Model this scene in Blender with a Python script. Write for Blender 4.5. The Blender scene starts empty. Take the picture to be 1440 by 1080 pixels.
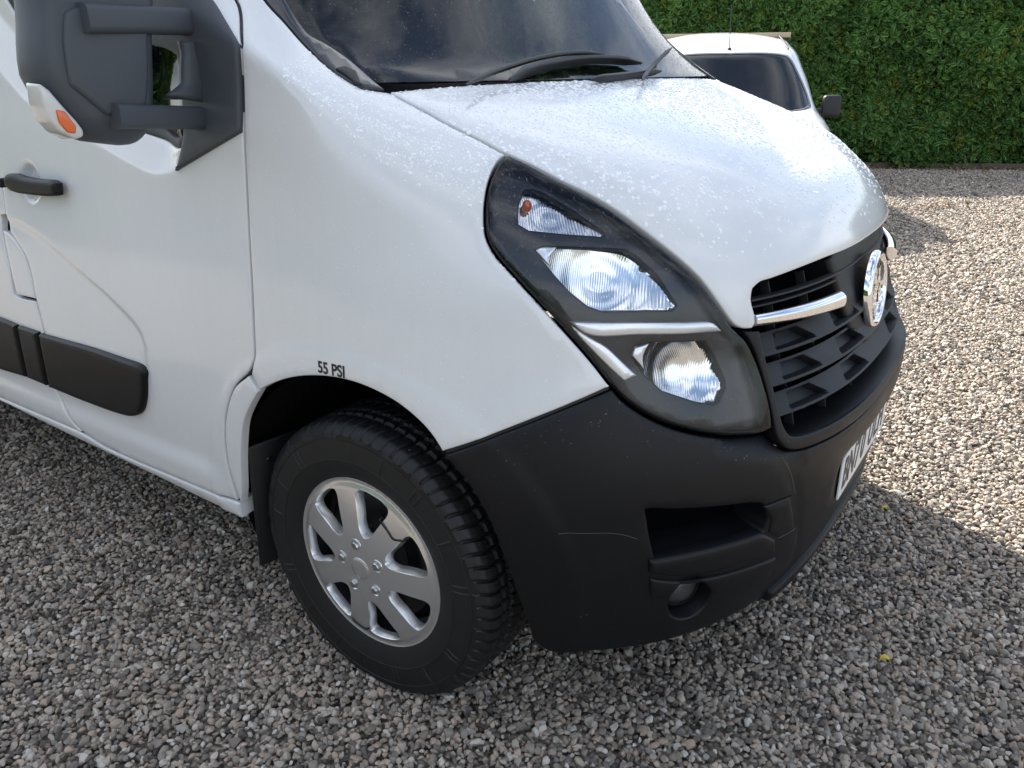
import bpy, bmesh, math, random
import numpy as np
from mathutils import Vector, Matrix, geometry
random.seed(7); RNG = np.random.RandomState(7)
R = math.radians
sc = bpy.context.scene
COL = sc.collection

# ------------------------------------------------------------------ camera
CAMP = np.array([1.14214, -2.03160, 1.36892]); YAW, PITCH, ROLL, FPX = 2.17777, -0.37433, -0.010653, 1108.788
_F = np.array([math.cos(YAW)*math.cos(PITCH), math.sin(YAW)*math.cos(PITCH), math.sin(PITCH)])
_R = np.cross(_F, [0, 0, 1]); _R /= np.linalg.norm(_R); _U = np.cross(_R, _F)
CR = _R*math.cos(ROLL)+_U*math.sin(ROLL); CU = -_R*math.sin(ROLL)+_U*math.cos(ROLL)
cd = bpy.data.cameras.new('camera'); cam = bpy.data.objects.new('camera', cd); COL.objects.link(cam)
cd.sensor_fit = 'HORIZONTAL'; cd.sensor_width = 36; cd.lens = 36*FPX/1440; cd.clip_start = .05; cd.clip_end = 600
M = Matrix(((CR[0], CU[0], -_F[0], CAMP[0]), (CR[1], CU[1], -_F[1], CAMP[1]), (CR[2], CU[2], -_F[2], CAMP[2]), (0, 0, 0, 1)))
cam.matrix_world = M
cd.dof.use_dof = False
sc.camera = cam

# ------------------------------------------------------------------ light
SUN_L = Vector((1.15, -0.63, -1.0)).normalized()          # direction the light travels
elev = math.asin(-SUN_L.z)
w = bpy.data.worlds.new('World'); sc.world = w; w.use_nodes = True
nt = w.node_tree; bg = nt.nodes['Background']
sky = nt.nodes.new('ShaderNodeTexSky'); sky.sky_type = 'NISHITA'; sky.sun_disc = False
sky.sun_elevation = elev; sky.sun_rotation = math.atan2(-SUN_L.x, -SUN_L.y)
sky.air_density = 1.0; sky.dust_density = 1.5; sky.ozone_density = 1.0
# broken white cloud over the blue, everywhere in the sky
tc = nt.nodes.new('ShaderNodeTexCoord'); mp = nt.nodes.new('ShaderNodeMapping'); mp.inputs['Scale'].default_value = (1.2, 1.2, 3.0)
nz = nt.nodes.new('ShaderNodeTexNoise'); nz.inputs['Scale'].default_value = 1.6; nz.inputs['Detail'].default_value = 9; nz.inputs['Roughness'].default_value = .56
rp = nt.nodes.new('ShaderNodeValToRGB'); rp.color_ramp.elements[0].position = .44; rp.color_ramp.elements[1].position = .64
mx = nt.nodes.new('ShaderNodeMix'); mx.data_type = 'RGBA'
nt.links.new(tc.outputs['Generated'], mp.inputs['Vector']); nt.links.new(mp.outputs[0], nz.inputs['Vector']); nt.links.new(nz.outputs['Fac'], rp.inputs[0])
nt.links.new(rp.outputs[0], mx.inputs['Factor']); nt.links.new(sky.outputs[0], mx.inputs[6]); mx.inputs[7].default_value = (7.5, 7.8, 8.3, 1)
nt.links.new(mx.outputs[2], bg.inputs[0]); bg.inputs[1].default_value = 0.08
sl = bpy.data.lights.new('sun', 'SUN'); sl.energy = 3.8; sl.angle = R(.5); sl.color = (1, .95, .86)
so = bpy.data.objects.new('sun', sl); COL.objects.link(so); so.rotation_euler = SUN_L.to_track_quat('-Z', 'Y').to_euler()
sc.view_settings.view_transform = 'Standard'; sc.view_settings.look = 'None'; sc.view_settings.gamma = 1; sc.view_settings.use_curve_mapping = False
sc.view_settings.exposure = 1.68

# ------------------------------------------------------------------ materials
MAT = {}
def nmat(name):
    m = bpy.data.materials.new(name); m.use_nodes = True; MAT[name] = m
    return m, m.node_tree, m.node_tree.nodes['Principled BSDF']
def N(t, typ, **k):
    n = t.nodes.new(typ)
    for a, v in k.items():
        if a in n.inputs: n.inputs[a].default_value = v
        else: setattr(n, a, v)
    return n
def simple(name, col, rough=.5, metal=0, coat=0, bump=0, bscale=300, spec=.5, var=0, vscale=8):
    m, t, b = nmat(name)
    b.inputs['Base Color'].default_value = (*col, 1); b.inputs['Roughness'].default_value = rough; b.inputs['Metallic'].default_value = metal
    b.inputs['Coat Weight'].default_value = coat; b.inputs['Coat Roughness'].default_value = .04; b.inputs['Specular IOR Level'].default_value = spec
    tcn = N(t, 'ShaderNodeTexCoord')
    if bump:
        n = N(t, 'ShaderNodeTexNoise', Scale=bscale, Detail=4.); t.links.new(tcn.outputs['Object'], n.inputs['Vector'])
        bp = N(t, 'ShaderNodeBump', Strength=bump, Distance=.001); t.links.new(n.outputs['Fac'], bp.inputs['Height']); t.links.new(bp.outputs[0], b.inputs['Normal'])
    if var:
        n = N(t, 'ShaderNodeTexNoise', Scale=vscale, Detail=6., Roughness=.65); t.links.new(tcn.outputs['Object'], n.inputs['Vector'])
        r = N(t, 'ShaderNodeMapRange'); r.inputs['To Min'].default_value = rough-var; r.inputs['To Max'].default_value = rough+var
        t.links.new(n.outputs['Fac'], r.inputs['Value']); t.links.new(r.outputs[0], b.inputs['Roughness'])
        x = N(t, 'ShaderNodeMix', data_type='RGBA'); x.inputs[6].default_value = tuple(c*(1-var*1.2) for c in col)+(1,); x.inputs[7].default_value = tuple(c*(1+var*1.2) for c in col)+(1,)
        t.links.new(n.outputs['Fac'], x.inputs['Factor']); t.links.new(x.outputs[2], b.inputs['Base Color'])
    return m

def paint():
    m, t, b = nmat('white_paint')
    tcn = N(t, 'ShaderNodeTexCoord'); geo = N(t, 'ShaderNodeNewGeometry')
    b.inputs['Roughness'].default_value = .42; b.inputs['Coat Weight'].default_value = 1; b.inputs['Coat Roughness'].default_value = .05; b.inputs['Coat IOR'].default_value = 1.45
    # road film and dried drips
    n = N(t, 'ShaderNodeTexNoise', Scale=2.2, Detail=8., Roughness=.6); t.links.new(tcn.outputs['Object'], n.inputs['Vector'])
    mpn = N(t, 'ShaderNodeMapping'); mpn.inputs['Scale'].default_value = (60, 60, 5); t.links.new(tcn.outputs['Object'], mpn.inputs['Vector'])
    n2 = N(t, 'ShaderNodeTexNoise', Scale=1., Detail=3.); t.links.new(mpn.outputs[0], n2.inputs['Vector'])
    v = N(t, 'ShaderNodeTexVoronoi', Scale=150.); t.links.new(tcn.outputs['Object'], v.inputs['Vector'])
    sp = N(t, 'ShaderNodeMapRange'); sp.inputs['From Min'].default_value = .05; sp.inputs['From Max'].default_value = .17; t.links.new(v.outputs['Distance'], sp.inputs['Value'])
    wn = N(t, 'ShaderNodeTexWhiteNoise'); t.links.new(v.outputs['Position'], wn.inputs['Vector'])
    gt = N(t, 'ShaderNodeMath', operation='GREATER_THAN'); gt.inputs[1].default_value = .22; t.links.new(wn.outputs['Value'], gt.inputs[0])
    mxs = N(t, 'ShaderNodeMath', operation='MAXIMUM'); t.links.new(sp.outputs[0], mxs.inputs[0]); t.links.new(gt.outputs[0], mxs.inputs[1])
    a = N(t, 'ShaderNodeMix', data_type='RGBA'); a.inputs[6].default_value = (.69, .69, .685, 1); a.inputs[7].default_value = (.77, .77, .765, 1)
    t.links.new(n.outputs['Fac'], a.inputs['Factor'])
    c = N(t, 'ShaderNodeMix', data_type='RGBA', blend_type='MULTIPLY'); c.inputs[0].default_value = 1
    r2 = N(t, 'ShaderNodeMapRange'); r2.inputs['To Min'].default_value = .975; r2.inputs['To Max'].default_value = 1.02; t.links.new(n2.outputs['Fac'], r2.inputs['Value'])
    r3 = N(t, 'ShaderNodeMapRange'); r3.inputs['To Min'].default_value = .82; r3.inputs['To Max'].default_value = 1.; t.links.new(mxs.outputs[0], r3.inputs['Value'])
    mu = N(t, 'ShaderNodeMath', operation='MULTIPLY'); t.links.new(r2.outputs[0], mu.inputs[0]); t.links.new(r3.outputs[0], mu.inputs[1])
    t.links.new(a.outputs[2], c.inputs[6]); t.links.new(mu.outputs[0], c.inputs[7])
    bk = N(t, 'ShaderNodeMix', data_type='RGBA'); bk.inputs[7].default_value = (.03, .03, .033, 1)      # inner face of the sheet: dark trim
    t.links.new(geo.outputs['Backfacing'], bk.inputs['Factor']); t.links.new(c.outputs[2], bk.inputs[6]); t.links.new(bk.outputs[2], b.inputs['Base Color'])
    bp = N(t, 'ShaderNodeBump', Strength=.6, Distance=.0006, invert=True); t.links.new(mxs.outputs[0], bp.inputs['Height'])
    n4 = N(t, 'ShaderNodeTexNoise', Scale=420., Detail=2.); t.links.new(tcn.outputs['Object'], n4.inputs['Vector'])
    bp2 = N(t, 'ShaderNodeBump', Strength=.05, Distance=.001); t.links.new(n4.outputs['Fac'], bp2.inputs['Height']); t.links.new(bp2.outputs[0], bp.inputs['Normal'])
    t.links.new(bp.outputs[0], b.inputs['Coat Normal'])
    cr = N(t, 'ShaderNodeMapRange'); cr.inputs['To Min'].default_value = .015; cr.inputs['To Max'].default_value = .09; t.links.new(n.outputs['Fac'], cr.inputs['Value']); t.links.new(cr.outputs[0], b.inputs['Coat Roughness'])
paint()
def plastic():
    m, t, b = nmat('black_plastic')
    tcn = N(t, 'ShaderNodeTexCoord')
    n = N(t, 'ShaderNodeTexNoise', Scale=5., Detail=9., Roughness=.65); t.links.new(tcn.outputs['Object'], n.inputs['Vector'])
    x = N(t, 'ShaderNodeMix', data_type='RGBA'); x.inputs[6].default_value = (.0026, .003, .0042, 1); x.inputs[7].default_value = (.0062, .0068, .0085, 1)
    t.links.new(n.outputs['Fac'], x.inputs['Factor']); t.links.new(x.outputs[2], b.inputs['Base Color'])
    r = N(t, 'ShaderNodeMapRange'); b.inputs['Specular IOR Level'].default_value = .32; r.inputs['To Min'].default_value = .34; r.inputs['To Max'].default_value = .6; t.links.new(n.outputs['Fac'], r.inputs['Value']); t.links.new(r.outputs[0], b.inputs['Roughness'])
    n2 = N(t, 'ShaderNodeTexNoise', Scale=900., Detail=2.); t.links.new(tcn.outputs['Object'], n2.inputs['Vector'])
    bp = N(t, 'ShaderNodeBump', Strength=.25, Distance=.0005); t.links.new(n2.outputs['Fac'], bp.inputs['Height']); t.links.new(bp.outputs[0], b.inputs['Normal'])
plastic()
simple('mirror_plastic', (.055, .063, .074), .5, bump=.2, bscale=900, var=.06)
simple('grey_plastic', (.011, .012, .0145), .55, bump=.2, bscale=900, var=.08)
simple('lamp_bezel', (.021, .022, .025), .36)
simple('gloss_black', (.006, .007, .008), .12, coat=.5)
simple('shade_black', (.003, .003, .004), .9, spec=0)  # near-black without gloss, standing for shade deep in openings and gaps
simple('liner', (.006, .006, .007), .9, bump=.3, bscale=60, spec=.1)
simple('rubber_seal', (.012, .012, .013), .5)
simple('chrome', (.9, .9, .91), .05, metal=1, bump=.03, bscale=40)
m_, t_, b_ = nmat('reflector'); b_.inputs['Base Color'].default_value = (.76, .755, .74, 1); b_.inputs['Metallic'].default_value = 1; b_.inputs['Roughness'].default_value = .09
tcn = N(t_, 'ShaderNodeTexCoord'); mpn = N(t_, 'ShaderNodeMapping'); mpn.inputs['Rotation'].default_value = (R(18), 0, R(12)); t_.links.new(tcn.outputs['Object'], mpn.inputs['Vector'])
wv_ = N(t_, 'ShaderNodeTexWave', Scale=85., bands_direction='Y'); t_.links.new(mpn.outputs[0], wv_.inputs['Vector']); bp_ = N(t_, 'ShaderNodeBump', Strength=.16, Distance=.0008); t_.links.new(wv_.outputs['Fac'], bp_.inputs['Height']); t_.links.new(bp_.outputs[0], b_.inputs['Normal'])
simple('silver_paint', (.68, .675, .67), .27, metal=.8, coat=.35)
simple('nut_metal', (.55, .56, .58), .25, metal=1)
simple('steel_black', (.012, .012, .013), .4)
simple('plate_white', (.78, .78, .76), .35, var=.05, vscale=30)
simple('ink_black', (.012, .012, .013), .4)
simple('amber', (.75, .13, .02), .15, coat=.6)
simple('led_bar', (.92, .93, .94), .22, coat=1, metal=.55)
simple('seat_fabric', (.03, .03, .035), .9)
simple('cable_tie', (.008, .008, .008), .35)
simple('wood_board', (.10, .075, .055), .8, bump=.6, bscale=40, var=.15)
simple('yellow_leaf', (.72, .55, .02), .5, var=.1)
simple('brown_leaf', (.30, .17, .07), .7, var=.2)
simple('blue_cap', (.05, .25, .5), .4)
def rubber():
    m, t, b = nmat('tyre_rubber')
    tcn = N(t, 'ShaderNodeTexCoord')
    n = N(t, 'ShaderNodeTexNoise', Scale=9., Detail=9., Roughness=.7); t.links.new(tcn.outputs['Object'], n.inputs['Vector'])
    x = N(t, 'ShaderNodeMix', data_type='RGBA'); x.inputs[6].default_value = (.003, .0033, .004, 1); x.inputs[7].default_value = (.011, .011, .0115, 1)
    t.links.new(n.outputs['Fac'], x.inputs['Factor']); t.links.new(x.outputs[2], b.inputs['Base Color'])
    r = N(t, 'ShaderNodeMapRange'); r.inputs['To Min'].default_value = .38; r.inputs['To Max'].default_value = .75; t.links.new(n.outputs['Fac'], r.inputs['Value']); t.links.new(r.outputs[0], b.inputs['Roughness'])
    n2 = N(t, 'ShaderNodeTexNoise', Scale=500., Detail=3.); t.links.new(tcn.outputs['Object'], n2.inputs['Vector'])
    bp = N(t, 'ShaderNodeBump', Strength=.3, Distance=.0007); t.links.new(n2.outputs['Fac'], bp.inputs['Height']); t.links.new(bp.outputs[0], b.inputs['Normal'])
rubber()
def glass(name, tint, ior=1.5, rough=.0, bump=0, refl=1.0):
    m = bpy.data.materials.new(name); m.use_nodes = True; t = m.node_tree; MAT[name] = m
    for n in list(t.nodes): t.nodes.remove(n)
    o = N(t, 'ShaderNodeOutputMaterial'); tr = N(t, 'ShaderNodeBsdfTransparent', Color=(*tint, 1)); g = N(t, 'ShaderNodeBsdfGlossy', Roughness=rough); f = N(t, 'ShaderNodeFresnel', IOR=ior)
    ms = N(t, 'ShaderNodeMixShader'); t.links.new(f.outputs[0], ms.inputs[0]); t.links.new(tr.outputs[0], ms.inputs[1]); t.links.new(g.outputs[0], ms.inputs[2]); t.links.new(ms.outputs[0], o.inputs[0])
    if bump:
        tcn = N(t, 'ShaderNodeTexCoord'); v = N(t, 'ShaderNodeTexVoronoi', Scale=260.); t.links.new(tcn.outputs['Object'], v.inputs['Vector'])
        mr = N(t, 'ShaderNodeMapRange'); mr.inputs['From Min'].default_value = .1; mr.inputs['From Max'].default_value = .4; t.links.new(v.outputs['Distance'], mr.inputs['Value'])
        bp = N(t, 'ShaderNodeBump', Strength=bump, Distance=.0006, invert=True); t.links.new(mr.outputs[0], bp.inputs['Height']); t.links.new(bp.outputs[0], g.inputs['Normal']); t.links.new(bp.outputs[0], f.inputs['Normal'])
    return m
glass('window_glass', (.26, .30, .29), 1.5)
glass('screen_glass', (.40, .46, .46), 1.55, bump=.1)
glass('lens_glass', (.94, .95, .97), 1.45)
def water():
    m, t, b = nmat('rain_water_glint')
    b.inputs['Base Color'].default_value = (.97, .975, .98, 1); b.inputs['Roughness'].default_value = .08; b.inputs['IOR'].default_value = 1.4  # white body colour stands for the sky and lens brightness of the drops
    tr = N(t, 'ShaderNodeBsdfTransparent', Color=(.97, .975, .98, 1)); ms = N(t, 'ShaderNodeMixShader'); ms.inputs[0].default_value = .42
    lw = N(t, 'ShaderNodeFresnel', IOR=1.33); mr = N(t, 'ShaderNodeMapRange'); mr.inputs['To Min'].default_value = .93; mr.inputs['To Max'].default_value = 1.; t.links.new(lw.outputs[0], mr.inputs['Value']); t.links.new(mr.outputs[0], ms.inputs[0])
    out = t.nodes['Material Output']; t.links.new(tr.outputs[0], ms.inputs[1]); t.links.new(b.outputs[0], ms.inputs[2]); t.links.new(ms.outputs[0], out.inputs[0])
water()
def bead():
    m = bpy.data.materials.new('rain_bead'); m.use_nodes = True; t = m.node_tree; MAT['rain_bead'] = m
    for n in list(t.nodes): t.nodes.remove(n)
    o = N(t, 'ShaderNodeOutputMaterial'); tr = N(t, 'ShaderNodeBsdfTransparent', Color=(.93, .94, .95, 1)); g = N(t, 'ShaderNodeBsdfGlossy', Roughness=.02); f = N(t, 'ShaderNodeFresnel', IOR=1.95)
    ms = N(t, 'ShaderNodeMixShader'); t.links.new(f.outputs[0], ms.inputs[0]); t.links.new(tr.outputs[0], ms.inputs[1]); t.links.new(g.outputs[0], ms.inputs[2]); t.links.new(ms.outputs[0], o.inputs[0])
bead()
def stone():
    m, t, b = nmat('gravel_stone')
    oi = N(t, 'ShaderNodeObjectInfo'); tcn = N(t, 'ShaderNodeTexCoord')
    r = N(t, 'ShaderNodeValToRGB'); cr = r.color_ramp; cr.interpolation = 'LINEAR'
    cols = [(0, (.080, .068, .056)), (.15, (.175, .150, .125)), (.32, (.325, .265, .205)), (.48, (.262, .232, .198)), (.64, (.45, .385, .305)), (.8, (.415, .305, .222)), (.93, (.53, .47, .39)), (1, (.60, .56, .49))]
    while len(cr.elements) < len(cols): cr.elements.new(.5)
    for e, (p, c) in zip(cr.elements, cols): e.position = p; e.color = (*c, 1)
    t.links.new(oi.outputs['Random'], r.inputs[0])
    n = N(t, 'ShaderNodeTexNoise', Scale=160., Detail=6., Roughness=.7); t.links.new(tcn.outputs['Object'], n.inputs['Vector'])
    mr = N(t, 'ShaderNodeMapRange'); mr.inputs['To Min'].default_value = .5; mr.inputs['To Max'].default_value = 1.5; t.links.new(n.outputs['Fac'], mr.inputs['Value'])
    x = N(t, 'ShaderNodeMix', data_type='RGBA', blend_type='MULTIPLY'); x.inputs[0].default_value = 1; t.links.new(r.outputs[0], x.inputs[6]); t.links.new(mr.outputs[0], x.inputs[7]); t.links.new(x.outputs[2], b.inputs['Base Color'])
    b.inputs['Roughness'].default_value = .62
    bp = N(t, 'ShaderNodeBump', Strength=.5, Distance=.0012); t.links.new(n.outputs['Fac'], bp.inputs['Height']); t.links.new(bp.outputs[0], b.inputs['Normal'])
stone()
def ground():
    m, t, b = nmat('gravel_ground')
    tcn = N(t, 'ShaderNodeTexCoord'); v = N(t, 'ShaderNodeTexVoronoi', Scale=62.); t.links.new(tcn.outputs['Object'], v.inputs['Vector'])
    wn = N(t, 'ShaderNodeTexWhiteNoise'); t.links.new(v.outputs['Position'], wn.inputs['Vector'])
    r = N(t, 'ShaderNodeValToRGB'); r.color_ramp.elements[0].color = (.06, .05, .042, 1); r.color_ramp.elements[1].color = (.36, .31, .25, 1); t.links.new(wn.outputs['Value'], r.inputs[0])
    t.links.new(r.outputs[0], b.inputs['Base Color']); b.inputs['Roughness'].default_value = .8
    bp = N(t, 'ShaderNodeBump', Strength=1., Distance=.012, invert=True); t.links.new(v.outputs['Distance'], bp.inputs['Height']); t.links.new(bp.outputs[0], b.inputs['Normal'])
ground()
def leafm(name, c0, c1, rnd=True):
    m, t, b = nmat(name)
    oi = N(t, 'ShaderNodeObjectInfo'); geo = N(t, 'ShaderNodeNewGeometry')
    r = N(t, 'ShaderNodeMix', data_type='RGBA'); r.inputs[6].default_value = (*c0, 1); r.inputs[7].default_value = (*c1, 1)
    t.links.new(oi.outputs['Random'], r.inputs['Factor'])
    t.links.new(r.outputs[2], b.inputs['Base Color']); b.inputs['Roughness'].default_value = .33; b.inputs['Specular IOR Level'].default_value = .5
    tl = N(t, 'ShaderNodeBsdfTranslucent'); 
    hs = N(t, 'ShaderNodeHueSaturation', Value=1.6, Saturation=1.1); t.links.new(r.outputs[2], hs.inputs['Color']); t.links.new(hs.outputs[0], tl.inputs['Color'])
    ms = N(t, 'ShaderNodeMixShader'); ms.inputs[0].default_value = .28
    out = t.nodes['Material Output']; t.links.new(b.outputs[0], ms.inputs[1]); t.links.new(tl.outputs[0], ms.inputs[2]); t.links.new(ms.outputs[0], out.inputs[0])
leafm('laurel_leaf', (.08, .18, .052), (.18, .32, .08))
leafm('young_leaf', (.10, .17, .03), (.20, .22, .03))
simple('hedge_core', (.008, .014, .006), .95)  # near-black green for the shade inside the hedge
simple('soil', (.06, .042, .03), .9, bump=.8, bscale=60, var=.2)

# ------------------------------------------------------------------ object helpers
def tag(o, **k):
    for a, v in k.items(): o[{'cat': 'category'}.get(a, a)] = v
    return o
def link(o, parent=None):
    COL.objects.link(o)
    if parent is not None: o.parent = parent
    return o
def mk(name, V, F, mat, parent=None, smooth=True, mats=None, fm=None):
    me = bpy.data.meshes.new(name); me.from_pydata([tuple(map(float, v)) for v in V], [], [tuple(int(i) for i in f) for f in F])
    for m_ in (mats or [mat]): me.materials.append(MAT[m_])
    if fm is not None: me.polygons.foreach_set('material_index', fm)
    if smooth: me.polygons.foreach_set('use_smooth', [True]*len(me.polygons))
    me.update()
    return link(bpy.data.objects.new(name, me), parent)
def empty(name, loc=(0, 0, 0), rz=0, parent=None):
    o = bpy.data.objects.new(name, None); o.location = loc; o.rotation_euler.z = rz; o.empty_display_size = .2
    return link(o, parent)
def frombm(name, bm, mat, parent=None, smooth=True, bevel=0, seg=2, auto=None):
    if bevel: bmesh.ops.bevel(bm, geom=[e for e in bm.edges if e.calc_face_angle(0) > .4], offset=bevel, segments=seg, profile=.5, affect='EDGES')
    me = bpy.data.meshes.new(name); bm.to_mesh(me); bm.free(); me.materials.append(MAT[mat])
    me.polygons.foreach_set('use_smooth', [smooth]*len(me.polygons))
    if auto:
        me.set_sharp_from_angle(angle=auto)
    return link(bpy.data.objects.new(name, me), parent)
def ray(u, v):
    d = _F+CR*((u-720)/FPX)-CU*((v-540)/FPX); return d/np.linalg.norm(d)
def un(u, v, ax, val):
    d = ray(u, v); return CAMP+d*((val-CAMP[ax])/d[ax])
def cr_spline(P, closed=True, step=.012, corner=38, scale=None):
    """Catmull-Rom through P, kept sharp at corners"""
    P = np.array(P, float); n = len(P)
    def ang(i):
        a = P[i]-P[i-1]; b = P[(i+1) % n]-P[i]
        c = a@b/(np.linalg.norm(a)*np.linalg.norm(b)+1e-12); return math.degrees(math.acos(max(-1, min(1, c))))
    cor = [i for i in range(n) if ang(i) > corner] if closed else [0, n-1]
    out = []
    rngs = range(n) if closed else range(n-1)
    for i in rngs:
        j = (i+1) % n
        p1, p2 = P[i], P[j]
        p0 = P[i-1] if not (i in cor) else 2*p1-p2
        p3 = P[(j+1) % n] if not (j in cor) else 2*p2-p1
        L = np.linalg.norm(p2-p1); k = max(1, int(round(L/step)))
        d1 = max(np.linalg.norm(p1-p0), 1e-6)**.5; d2 = max(L, 1e-6)**.5; d3 = max(np.linalg.norm(p3-p2), 1e-6)**.5
        t0, t1, t2, t3 = 0, d1, d1+d2, d1+d2+d3
        for s in range(k):
            t = t1+(t2-t1)*s/k
            A1 = (t1-t)/(t1-t0)*p0+(t-t0)/(t1-t0)*p1; A2 = (t2-t)/(t2-t1)*p1+(t-t1)/(t2-t1)*p2; A3 = (t3-t)/(t3-t2)*p2+(t-t2)/(t3-t2)*p3
            B1 = (t2-t)/(t2-t0)*A1+(t-t0)/(t2-t0)*A2; B2 = (t3-t)/(t3-t1)*A2+(t-t1)/(t3-t1)*A3
            out.append((t2-t)/(t2-t1)*B1+(t-t1)/(t2-t1)*B2)
    if not closed: out.append(P[-1])
    return np.array(out)
def pip(Q, poly):
    x, y = Q[:, 0], Q[:, 1]; inside = np.zeros(len(Q), bool); n = len(poly)
    for i in range(n):
        x1, y1 = poly[i]; x2, y2 = poly[(i+1) % n]
        c = ((y1 > y) != (y2 > y)); 
        if c.any():
            xi = (x2-x1)*(y-y1)/((y2-y1) if y2 != y1 else 1e-12)+x1
            inside ^= c & (x < xi)
    return inside
def dpoly(Q, poly, closed=False):
    """distance from 2D points to polyline, with sign (+ left of it)"""
    best = np.full(len(Q), 1e9); sg = np.ones(len(Q)); P = np.array(poly, float); n = len(P)
    for i in range(n if closed else n-1):
        a, b = P[i], P[(i+1) % n]; ab = b-a; t = np.clip(((Q-a)@ab)/(ab@ab), 0, 1); d = Q-(a+t[:, None]*ab); L = np.hypot(d[:, 0], d[:, 1])
        m_ = L < best; best = np.where(m_, L, best); c = ab[0]*(Q[:, 1]-a[1])-ab[1]*(Q[:, 0]-a[0]); sg = np.where(m_, np.sign(c), sg)
    return best*sg
def sstep(a, b, x):
    t = np.clip((x-a)/(b-a), 0, 1); return t*t*(3-2*t)

# ------------------------------------------------------------------ the body as one closed analytic shell
class Shell:
    def __init__(s, ZK, tabs, O):
        s.ZK = np.array(ZK, float); nzk = len(ZK); h = np.diff(s.ZK); s.h = h; s.n = nzk
        A = np.zeros((nzk, nzk)); B = np.zeros((nzk, nzk)); A[0, 0] = A[-1, -1] = 1
        for i in range(1, nzk-1):
            A[i, i-1] = h[i-1]; A[i, i] = 2*(h[i-1]+h[i]); A[i, i+1] = h[i]
            B[i, i-1] = 6/h[i-1]; B[i, i] = -6/h[i-1]-6/h[i]; B[i, i+1] = 6/h[i]
        s.T = [np.array(t, float) for t in tabs]; K = np.linalg.solve(A, B); s.m = [K@t for t in s.T]; s.O = np.array(O, float)
    def tab(s, k, z):
        z = np.clip(z, s.ZK[0], s.ZK[-1]); i = np.clip(np.searchsorted(s.ZK, z)-1, 0, s.n-2)
        a = (s.ZK[i+1]-z)/s.h[i]; b = 1-a; y = s.T[k]; m_ = s.m[k]
        return a*y[i]+b*y[i+1]+((a**3-a)*m_[i]+(b**3-b)*m_[i+1])*s.h[i]**2/6
    def F(s, P):
        x, y, z = P[..., 0], P[..., 1], P[..., 2]
        X, W, m_, n_, x0 = (s.tab(k, z) for k in range(5))
        tx = np.maximum(0, (x-x0)/(X-x0)); return (tx**m_+(np.abs(y)/W)**n_)**(1/2.4)-1
    def G(s, P):
        e = 1.5e-3; return np.stack([(s.F(P+np.eye(3)[k]*e)-s.F(P-np.eye(3)[k]*e))/(2*e) for k in range(3)], -1)
    def Nrm(s, P):
        g = s.G(P); return g/np.maximum(np.linalg.norm(g, axis=-1, keepdims=True), 1e-9)
    def sd(s, P):
        g = s.G(P); return s.F(P)/np.maximum(np.linalg.norm(g, axis=-1), 1e-6)
    def pt(s, D):
        """domain (az, el) -> point on the shell"""
        az, el = D[:, 0], D[:, 1]; d = np.stack([np.cos(az)*np.cos(el), np.sin(az)*np.cos(el), np.sin(el)], 1)
        lo = np.full(len(D), .05); hi = np.full(len(D), 6.)
        for _ in range(34):
            mid = (lo+hi)/2; f = s.F(s.O+d*mid[:, None]); lo = np.where(f < 0, mid, lo); hi = np.where(f < 0, hi, mid)
        return s.O+d*((lo+hi)/2)[:, None]
    def dom(s, P):
        d = np.atleast_2d(P)-s.O; return np.stack([np.arctan2(d[:, 1], d[:, 0]), np.arctan2(d[:, 2], np.hypot(d[:, 0], d[:, 1]))], 1)
    def hit(s, u, v, depth=0.):
        ts = np.linspace(1.1, 4.8, 380); P = CAMP+ray(u, v)*ts[:, None]; g = s.sd(P)+depth
        if not (g < 0).any(): i = int(np.argmin(g)); return P[i]
        i = int(np.argmax(g < 0)); lo, hi = ts[max(i-1, 0)], ts[i]
        for _ in range(22):
            mid = (lo+hi)/2
            if s.sd((CAMP+ray(u, v)*mid)[None])[0]+depth < 0: hi = mid
            else: lo = mid
        return CAMP+ray(u, v)*hi
    def atz(s, y, z):
        """front point at given y, z"""
        W = s.tab(1, z); X = s.tab(0, z); m_ = s.tab(2, z); n_ = s.tab(3, z); x0 = s.tab(4, z)
        t = np.maximum(0, 1-(np.abs(y)/W)**n_)**(1/m_); return np.array([x0+(X-x0)*t, y, z])

ZK = [.12, .3, .5, .7, .85, 1.0, 1.1, 1.2, 1.28, 1.345, 1.42, 1.55, 1.8, 2.05, 2.3]
TABS = [[0.73, 0.8111, 0.8576, 0.8673, 0.8215, 0.7805, 0.7218, 0.5769, 0.3482, 0.1198, 0.0197, -0.08, -0.235, -0.40, -0.63],
        [0.9746, 1.0017, 1.0241, 1.0346, 1.0322, 1.0202, 1.0099, 1.0019, 0.9959, 0.992, 0.9935, 0.9922, 0.9649, 0.930, 0.885],
        [2.599, 2.4036, 2.2099, 2.1003, 1.9935, 1.9814, 1.9287, 1.8487, 1.7928, 1.8135, 1.8131, 1.992, 2.2249, 2.218, 2.1988],
        [2.8976, 2.8042, 2.7144, 2.6105, 2.5525, 2.5995, 2.571, 2.5047, 2.4384, 2.4118, 2.4545, 2.6628, 3.1988, 3.3056, 3.2996],
        [0.0037, 0.0099, 0.0117, -0.0078, -0.0327, -0.039, -0.039, -0.019, -0.0244, -0.0559, -0.195, -0.4388, -0.70, -0.94, -1.20]]
VAN = Shell(ZK, TABS, (-.95, 0, .85))

def px(sh, pts, depth=0.):
    """trace on the shell (at a depth below it), brought back up to the shell itself"""
    P = np.array([sh.hit(u, v, depth) for u, v in pts])
    return P+sh.Nrm(P)*depth if depth else P
def mir(P): return np.array(P)[::-1]*[1, -1, 1]
def sym(P):
    """close a half outline (y<0, first and last points on the centre line) with its mirror image"""
    P = np.array(P); return np.concatenate([P, mir(P)])

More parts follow.
